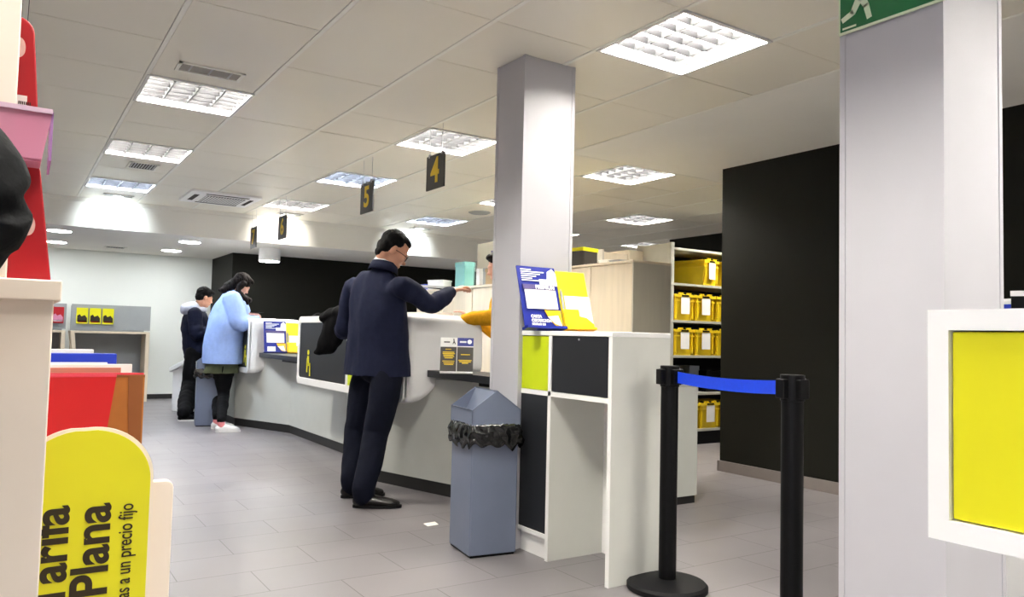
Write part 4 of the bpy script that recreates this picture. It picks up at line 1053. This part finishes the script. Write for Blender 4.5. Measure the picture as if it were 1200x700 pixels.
# ---- woman in blue
def woman():
    g = onz(258, 504, 0)
    t = thing('person', 'woman in a powder blue coat and white sneakers leaning on the counter', 'person', (round(g.x, 3), round(g.y, 3), 0))
    up = V((0, 0, 1)); d0 = 8.5
    fd = (R_ * .9 + F_ * .45); fd.z = 0; fd.normalize(); lat = V((-fd.y, fd.x, 0))      # facing, left side
    P = lambda u, v, dd=0: at(u, v, d0 + dd)
    heR, heL = onz(252, 507, 0), onz(247, 503, 0); toR, toL = heR + fd * .25, heL + fd * .25
    heR.z = heL.z = toR.z = toL.z = 0
    anR, anL = heR + fd * .055 + up * .085, heL + fd * .055 + up * .085
    hipR, hipL = P(262, 424, -.06), P(254, 424, .1); knR, knL = P(262, 462, -.06), P(256, 462, .06)
    shR, shL = P(272, 352, -.13), P(276, 350, .16); elR, elL_ = P(281, 379, -.18), P(287, 376, .2); wrR, wrL_ = P(300, 376, -.1), P(303, 375, .22)
    pel = (hipR + hipL) / 2; ch = P(268, 362); nk = P(273, 346); hp = P(283, 334)
    HM = head_frame(hp, fd * .8 - up * .6)
    b = nb(); head_mesh(b, HM, .95)
    loft(b, [(nk - up * .03, .05, .05), (hp + HM.to_3x3() @ V((-.03, 0, -.05)), .048, .05)], side=lat)
    torso(b, pel, P(264, 395), ch, nk, lat, (.14, .12, .14, .07), (.1, .09, .1, .06))
    for a, e, w_ in ((shR, elR, wrR), (shL, elL_, wrL_)): limb(b, a, e, w_, .043, .036, .023, up)
    for a, e, w_ in ((hipR, knR, anR), (hipL, knL, anL)): limb(b, a, e, w_, .075, .05, .034, lat)
    for h, to in ((heR, toR), (heL, toL)): loft(b, [(h + fd * .05 + up * .05, .028, .028), (h + fd * .18 + up * .03, .03, .018)], side=lat)
    hand_mesh(b, wrR, (wrR - elR), -up, curl=.4, s=.92, side=1); hand_mesh(b, P(294, 368, .1), fd, -up + lat * .2, curl=.9, s=.92, side=-1)
    rel(blob('body', b, M_skin2, t, .007, 2), t)
    C_ = nb()
    loft(C_, [(P(262, 436), .25, .215), (P(262, 420), .255, .22), (P(263, 400), .255, .22), (P(266, 380), .25, .2), (P(269, 362), .215, .165), (P(272, 350), .16, .12), (P(274, 344), .08, .08)], side=lat, n=32, sub=6)
    for a, e, w_ in ((shR, elR, wrR), (shL, elL_, wrL_)):
        loft(C_, [(a, .1, .1), (a.lerp(e, .5), .1, .1), (e, .088, .088), (e.lerp(w_, .5), .07, .07), (e.lerp(w_, .82), .058, .058)], side=up, n=18)
    rel(blob('coat', C_, M_coatb, t, .009, 3, wrinkle=(.014, (6, 6, 4)), cut=(P(262, 426), -up)), t)
    s = nb(); n = 64; co = []
    c = P(261, 424); c2 = P(258, 437)
    for k_, (cc, r) in enumerate(((c + up * .02, .17), (c2, .2), )):
        for i in range(n):
            a = 2 * PI * i / n; rr = r * (1 + (.08 * math.sin(a * 9) + .04 * math.sin(a * 17)) * k_)
            co.append(cc + fd * rr * math.cos(a) * .95 + lat * rr * math.sin(a))
    put(s, co, [(i, (i + 1) % n, n + (i + 1) % n, n + i) for i in range(n)]); so = rel(obj('skirt', s, M_khaki, t, smooth=True), t); so.modifiers.new('s', 'SOLIDIFY').thickness = .006
    L_ = nb()
    loft(L_, [(P(262, 428), .14, .12), (P(262, 436), .14, .12)], side=lat)
    for hi, kn, an in ((hipR, knR, anR), (hipL, knL, anL)): loft(L_, [(hi, .1, .1), (hi.lerp(kn, .5), .095, .098), (kn, .064, .064), (kn.lerp(an, .4), .06, .06), (an + up * .04, .044, .044)], side=lat)
    rel(blob('leggings', L_, M_blackcl, t, .008, 3, wrinkle=(.005, (9, 9, 9))), t)
    for h, to, an in ((heR, toR, anR), (heL, toL, anL)):
        rel(obj('sock', loft(nb(), [(an - up * .02, .038), (an + up * .035, .038)], n=16), M_sock, t, smooth=True), t)
        s = nb(); shoe(s, h, to, h=.06, w=.046); o = rel(blob('sneaker', s, M_sneak, t, .006, 3), t); s = nb(); shoe(s, h, to, sole=True, w=.05); rel(obj('sole', s, M_sneak, o), t)
    hb = nb()
    for cpt, r in (((-.02, 0, .045), (.1, .09, .088)), ((-.06, 0, -.01), (.06, .08, .08)), ((.03, 0, .09), (.06, .06, .035))): ell(hb, cpt, r, HM)
    loft(hb, [(HM @ V((-.05, 0, .02)), .085, .06), (P(268, 338, -.02), .09, .07), (P(262, 340, -.03), .06, .045), (P(258, 340, -.03), .02, .02)], side=lat, n=16)
    loft(hb, [(HM @ V((-.0, -.075, .02)), .04, .03), (HM @ V((.01, -.09, -.08)), .03, .022), (P(288, 350, -.1), .024, .02), (P(290, 357, -.1), .01, .008)], side=fd, n=14)
    loft(hb, [(HM @ V((-.0, .075, .02)), .04, .03), (HM @ V((.01, .09, -.08)), .04, .03), (P(292, 352, .1), .03, .03)], side=fd, n=14)
    rel(blob('hair', hb, M_hairb, t, .006, 2, wrinkle=(.006, (40, 40, 10))), t)
    # dark phone in the hand
    p = P(301, 366, .12); ph = thing('phone', 'dark phone held by the woman in blue over the counter', 'phone', tuple(p))
    Mm = basis(fd, lat, (0, 0, 0)); obj('phone_body', prism(nb(), rrect(-.07, .07, -.035, .035, .01), -.004, .004, Mm), M_black, ph)
woman()

# ---- boy in navy jacket
def boy():
    g = onz(219, 492, 0)
    t = thing('person', 'young person in navy jacket with grey hood and black trousers at the far counter', 'person', (round(g.x, 3), round(g.y, 3), 0))
    up = V((0, 0, 1)); d0 = 9.65; fd = (R_ * .85 + F_ * .55); fd.z = 0; fd.normalize(); lat = V((-fd.y, fd.x, 0))
    P = lambda u, v, dd=0: at(u, v, d0 + dd)
    heR, heL = onz(208, 494, 0), onz(212, 490, 0); toR, toL = heR + fd * .28, heL + fd * .27
    for q in (heR, heL, toR, toL): q.z = 0
    anR, anL = heR + fd * .06 + up * .09, heL + fd * .06 + up * .09
    hipR, hipL = P(230, 413, -.08), P(230, 413, .1); knR, knL = P(223, 452, -.08), P(228, 452, .1)
    shR, shL = P(228, 368, -.17), P(232, 368, .17); elR, elL_ = P(231, 393, -.2), P(240, 393, .2); wrR, wrL_ = P(247, 386, -.1), P(252, 386, .15)
    pel = (hipR + hipL) / 2; nk = P(230, 362); hp = P(240, 349)
    HM = head_frame(hp, fd * .93 - up * .3)
    b = nb(); head_mesh(b, HM, .95)
    loft(b, [(nk - up * .04, .055, .055), (hp + HM.to_3x3() @ V((-.03, 0, -.05)), .05, .052)], side=lat)
    torso(b, pel, P(231, 395), P(230, 372), nk, lat, (.14, .13, .16, .07), (.1, .1, .1, .06))
    for a, e, w_ in ((shR, elR, wrR), (shL, elL_, wrL_)): limb(b, a, e, w_, .046, .038, .025, up)
    for a, e, w_ in ((hipR, knR, anR), (hipL, knL, anL)): limb(b, a, e, w_, .078, .052, .036, lat)
    for h, to in ((heR, toR), (heL, toL)): loft(b, [(h + fd * .05 + up * .05, .028, .028), (h + fd * .2 + up * .03, .03, .018)], side=lat)
    hand_mesh(b, wrR, (wrR - elR), -up, curl=.7, s=.95, side=1); hand_mesh(b, wrL_, (wrL_ - elL_), -up, curl=.7, s=.95, side=-1)
    rel(blob('body', b, M_skin, t, .008, 2), t)
    J = nb()
    loft(J, [(P(231, 411), .2, .165), (P(230, 396), .195, .165), (P(229, 380), .21, .165), (P(229, 370), .2, .14), (P(229, 364), .12, .09)], side=lat, n=28, sub=6)
    for a, e, w_ in ((shR, elR, wrR), (shL, elL_, wrL_)): loft(J, [(a, .088, .088), (a.lerp(e, .5), .082, .082), (e, .075, .075), (e.lerp(w_, .9), .05, .05)], side=up, n=16)
    rel(blob('jacket', J, M_navycl, t, .009, 3, wrinkle=(.01, (7, 7, 9))), t)
    h_ = nb(); ell(h_, (0, 0, 0), (.12, .15, .085), head_frame(P(223, 362, -.05), fd + up * .3)); ell(h_, (0, 0, 0), (.13, .14, .05), head_frame(P(230, 363, -.0), fd))
    rel(blob('hood', h_, M_hoodg, t, .008, 3, wrinkle=(.01, (14, 14, 14))), t)
    T_ = nb(); loft(T_, [(P(230, 408), .16, .13), (P(230, 418), .17, .14)], side=lat)
    for hi, kn, an in ((hipR, knR, anR), (hipL, knL, anL)): loft(T_, [(hi, .12, .13), (hi.lerp(kn, .6), .11, .115), (kn, .1, .105), (kn.lerp(an, .6), .09, .095), (an + up * .0, .066, .07)], side=lat)
    rel(blob('trousers', T_, M_blackcl, t, .009, 3, wrinkle=(.01, (7, 7, 6))), t)
    for h, to in ((heR, toR), (heL, toL)):
        s = nb(); shoe(s, h, to, h=.08, w=.05); o = rel(blob('shoe', s, M_blackcl, t, .007, 3), t); s = nb(); shoe(s, h, to, sole=True, w=.054); rel(obj('sole', s, M_sneak, o), t)
    hb = nb()
    for cpt, r in (((-.022, 0, .05), (.098, .085, .085)), ((-.055, 0, .0), (.06, .075, .07)), ((.03, 0, .085), (.065, .06, .035))): ell(hb, cpt, r, HM)
    rel(blob('hair', hb, M_hair, t, .006, 2, wrinkle=(.005, (40, 40, 40))), t)
boy()

# ---- clerk in mustard behind the counter, mostly behind the pillar
def clerk():
    g = at(600, 500, 5.6); g.z = 0
    t = thing('person', 'clerk in a mustard jumper behind the counter, mostly hidden by the pillar', 'person', (round(g.x, 3), round(g.y, 3), 0))
    up = V((0, 0, 1)); d0 = 5.6; fd = -R_ * .85 - F_ * .2; fd.z = 0; fd.normalize(); lat = V((-fd.y, fd.x, 0))
    P = lambda u, v, dd=0: at(u, v, d0 + dd)
    x0 = P(600, 400)
    c = V((x0.x, x0.y, 0))
    an = [c + lat * q * .1 + up * .09 for q in (-1, 1)]; kn = [c + lat * q * .1 + up * .48 for q in (-1, 1)]; hp_ = [c + lat * q * .09 + up * .88 for q in (-1, 1)]
    pel = c + up * .92; wst = c + up * 1.08 + fd * .01; ch = c + up * 1.3 + fd * .03; nk = c + up * 1.42 + fd * .04; hp = c + up * 1.56 + fd * .1
    sh = [c + lat * q * .18 + up * 1.36 + fd * .03 for q in (-1, 1)]     # index 0 = right hand side
    el = [P(586, 392, .12), P(579, 371, -.25)]; wr = [P(552, 372, .1), P(533, 375, -.28)]
    HM = head_frame(hp, fd * .9 - up * .25)
    b = nb(); head_mesh(b, HM, .95)
    loft(b, [(nk - up * .03, .052, .052), (hp + HM.to_3x3() @ V((-.03, 0, -.05)), .05, .05)], side=lat)
    torso(b, pel, wst, ch, nk, lat, (.15, .13, .16, .07), (.11, .1, .11, .06))
    for q in (0, 1):
        limb(b, sh[q], el[q], wr[q], .045, .038, .024, up); limb(b, hp_[q], kn[q], an[q], .08, .053, .036, lat)
        loft(b, [(an[q] - up * .04, .03, .03), (an[q] + fd * .14 - up * .06, .035, .02)], side=lat)
        hand_mesh(b, wr[q], (wr[q] - el[q]), -up, curl=.45, s=.92, side=1 if q == 0 else -1)
    rel(blob('body', b, M_skin2, t, .007, 2), t)
    J = nb()
    loft(J, [(pel - up * .02, .18, .15), (wst, .17, .14), (ch, .19, .14), (c + up * 1.39 + fd * .04, .13, .09)], side=lat, n=28)
    for q in (0, 1): loft(J, [(sh[q], .07, .07), (sh[q].lerp(el[q], .5), .066, .066), (el[q], .06, .06), (el[q].lerp(wr[q], .5), .048, .048), (el[q].lerp(wr[q], .76), .038, .038)], side=up, n=16)
    rel(blob('jumper', J, M_mustard, t, .008, 3, wrinkle=(.006, (14, 14, 14))), t)
    T_ = nb(); loft(T_, [(pel, .16, .13), (pel - up * .08, .165, .13)], side=lat)
    for q in (0, 1): loft(T_, [(hp_[q], .095, .1), (kn[q], .075, .075), (an[q] - up * .03, .06, .06)], side=lat)
    rel(blob('trousers', T_, M_blackcl, t, .009, 3), t)
    hb = nb()
    for cpt, r in (((-.022, 0, .05), (.098, .085, .085)), ((-.06, 0, -.02), (.06, .08, .1)), ((.03, 0, .085), (.06, .06, .03))): ell(hb, cpt, r, HM)
    rel(blob('hair', hb, M_hairb, t, .006, 2), t)
    for q in (0, 1):
        s = nb(); h0 = V((an[q].x, an[q].y, 0)) - fd * .06; shoe(s, h0, h0 + fd * .27); rel(blob('shoe', s, M_blackcl, t, .007, 3), t)
clerk()

# ---- seated clerk behind station 5: only the top of a dark head shows over the counter
def seated():
    c = at(373, 378, 10.2); g = V((c.x, c.y, 0))
    t = thing('person', 'seated clerk whose dark hair shows just above the far counter', 'person', (round(g.x, 3), round(g.y, 3), 0))
    up = V((0, 0, 1)); fd = V((-1, 0, 0)); lat = V((0, -1, 0))
    hp = V((g.x, g.y, c.z - .02)); k0 = hp.z - 1.2
    HM = head_frame(hp, fd * .8 - up * .5); b = nb(); head_mesh(b, HM, .95)
    z = lambda q: up * (q + k0)
    nk = g + z(1.06) - fd * .05; ch = g + z(.92) - fd * .08; wst = g + z(.7) - fd * .1; pel = g + z(.52) - fd * .1
    loft(b, [(nk, .05, .05), (hp + V((.03, 0, -.05)), .05, .05)], side=lat); torso(b, pel, wst, ch, nk, lat, (.17, .13, .16, .07), (.12, .1, .11, .06))
    for q in (-1, 1):
        sh = g + z(1.0) + lat * q * .17 - fd * .07; el = g + z(.78) + lat * q * .22 + fd * .02; wr = g + z(.82) + lat * q * .14 + fd * .22
        limb(b, sh, el, wr, .045, .038, .024, up); hand_mesh(b, wr, wr - el, -up, .4, .92, side=q)
        hi = g + z(.5) + lat * q * .09 - fd * .08; kn = g + z(.5) + lat * q * .1 + fd * .3; an = V((kn.x + .02, kn.y, .09))
        limb(b, hi, kn, an, .078, .055, .036, lat); loft(b, [(an - up * .04, .03), (an + fd * .15 - up * .06, .03, .02)], side=lat)
    rel(blob('body', b, M_skin2, t, .009, 2), t)
    J = nb(); loft(J, [(pel, .19, .14), (wst, .16, .13), (ch, .185, .135), (nk - up * .03, .1, .08)], side=lat, n=24)
    for q in (-1, 1):
        sh = g + z(1.0) + lat * q * .17 - fd * .07; el = g + z(.78) + lat * q * .22 + fd * .02; wr = g + z(.82) + lat * q * .14 + fd * .22
        loft(J, [(sh, .065), (el, .055), (el.lerp(wr, .85), .038)], side=up, n=14)
    rel(blob('jumper', J, M_navycl, t, .01, 3), t)
    T_ = nb()
    for q in (-1, 1):
        hi = g + z(.5) + lat * q * .09 - fd * .08; kn = g + z(.5) + lat * q * .1 + fd * .3; an = V((kn.x + .02, kn.y, .06))
        loft(T_, [(hi, .1, .1), (hi.lerp(kn, .6), .09, .09), (kn, .075, .075), (an, .06, .06)], side=lat, n=16)
    rel(blob('trousers', T_, M_blackcl, t, .01, 3), t)
    hb = nb()
    for cpt, r in (((-.022, 0, .05), (.1, .09, .088)), ((-.06, 0, -.02), (.06, .085, .1)), ((.03, 0, .085), (.065, .06, .035))): ell(hb, cpt, r, HM)
    rel(blob('hair', hb, M_hairb, t, .007, 2, wrinkle=(.005, (40, 40, 20))), t)
    # office chair under the clerk
    s = thing('office_chair', 'office chair under the seated clerk behind the far counter', 'chair', (g.x + .1, g.y, 0))
    zs = .42 + k0
    obj('seat', prism(nb(), rrect(-.23, .23, -.24, .24, .06), zs - .08, zs - .015), M_navycl, s, .01)
    obj('backrest', prism(nb(), rrect(-.22, .22, zs + .1, zs + .5, .06), .26, .3, axis='x'), M_navycl, s, .01)
    obj('column', cyl(nb(), (0, 0), .03, .06, zs - .07), M_black, s)
    b = nb()
    for q in range(5): box(b, 0, .28, -.02, .02, .04, .07, Matrix.Rotation(q * 2 * PI / 5, 4, 'Z'))
    obj('star_base', b, M_black, s)
    obj('back_stem', box(nb(), .2, .3, -.03, .03, zs - .07, zs + .2), M_black, s)
seated()

# ---- person at the left edge of the frame: only the dark sleeve shows
def bystander():
    el = at(-5, 237, .82)
    g = V((el.x - .40, el.y - .02, 0))
    t = thing('person', 'person in a dark quilted jacket at the left edge, elbow showing', 'person', (round(g.x, 3), round(g.y, 3), 0))
    up = V((0, 0, 1)); fd = V((-.3, .95, 0)).normalized(); lat = V((-fd.y, fd.x, 0))
    z = lambda q: g + up * q
    pel, wst, ch, nk, hp = z(.95), z(1.12), z(1.36), z(1.5), z(1.64) + fd * .04
    HM = head_frame(hp, fd); b = nb(); head_mesh(b, HM)
    loft(b, [(nk - up * .03, .055, .055), (hp + HM.to_3x3() @ V((-.02, 0, -.06)), .055, .055)], side=lat); torso(b, pel, wst, ch, nk, lat, (.15, .14, .17, .07), (.11, .1, .12, .06))
    J = nb(); T_ = nb(); SH = []
    loft(J, [(z(.86), .2, .16), (wst, .19, .15), (ch, .21, .15), (z(1.46), .14, .1)], side=lat, n=28)
    loft(T_, [(pel + up * .02, .16, .13), (pel - up * .08, .17, .13)], side=lat)
    for q in (-1, 1):
        sh = z(1.42) + lat * q * .2
        if q == -1: e = el; w_ = at(-50, 305, .84)
        else: e = z(1.14) + lat * .3; w_ = z(1.0) + lat * .2 + fd * .1
        limb(b, sh, e, w_, .032, .02, .017, up); hand_mesh(b, w_, w_ - e, -lat * q, .7, side=-q)
        loft(J, [(sh, .075), (sh.lerp(e, .6), .058), (e, .041), (e.lerp(w_, .35), .038), (e.lerp(w_, .6), .038), (w_, .034)], side=up, n=18)
        hi = z(.9) + lat * q * .09; kn = z(.5) + lat * q * .1 + fd * .02; an = z(.09) + lat * q * .1
        limb(b, hi, kn, an, .08, .055, .036, lat); loft(b, [(an - up * .04, .03), (an + fd * .15 - up * .06, .035, .02)], side=lat)
        loft(T_, [(hi, .1), (kn, .075), (an, .06)], side=lat, n=16)
        s = nb(); h0 = V((an.x, an.y, 0)) - fd * .06; shoe(s, h0, h0 + fd * .28); SH.append(s)
    rel(blob('body', b, M_skin, t, .009, 2), t); rel(blob('jacket', J, M_jkt, t, .007, 3, wrinkle=(.008, (9, 9, 14))), t); rel(blob('trousers', T_, M_blackcl, t, .01, 3), t)
    for s in SH: rel(blob('shoe', s, M_leather, t, .008, 3), t)
    hb = nb()
    for cpt, r in (((-.022, 0, .05), (.1, .085, .088)), ((-.055, 0, .0), (.06, .078, .07))): ell(hb, cpt, r, HM)
    rel(blob('hair', hb, M_hair, t, .008, 2), t)
bystander()

# papers on the counter tops
def papers(p, w_, d_, h, rot, m, lab, cat='papers'):
    t = thing('paper_stack', lab, cat, p, rot); 
    for q in range(3): obj('sheet', box(nb(), -w_ / 2 + .006 * q, w_ / 2 - .004 * q, -d_ / 2 + .004 * q, d_ / 2 - .006 * q, h * q / 3, h * (q + 1) / 3 - .001), m if q < 2 else M_paper, t)
papers((2.62, 5.1, 1.19), .22, .3, .03, .3, M_paper, 'stack of white papers on the counter beyond the suited man')
papers((2.5, 9.1, 1.19), .21, .3, .012, .2, M_paper, 'white papers on the counter in front of the woman in blue')
papers((2.52, 6.0, 1.19), .2, .28, .05, -.2, M_lime, 'lime folder and papers on the counter left of the suited man')
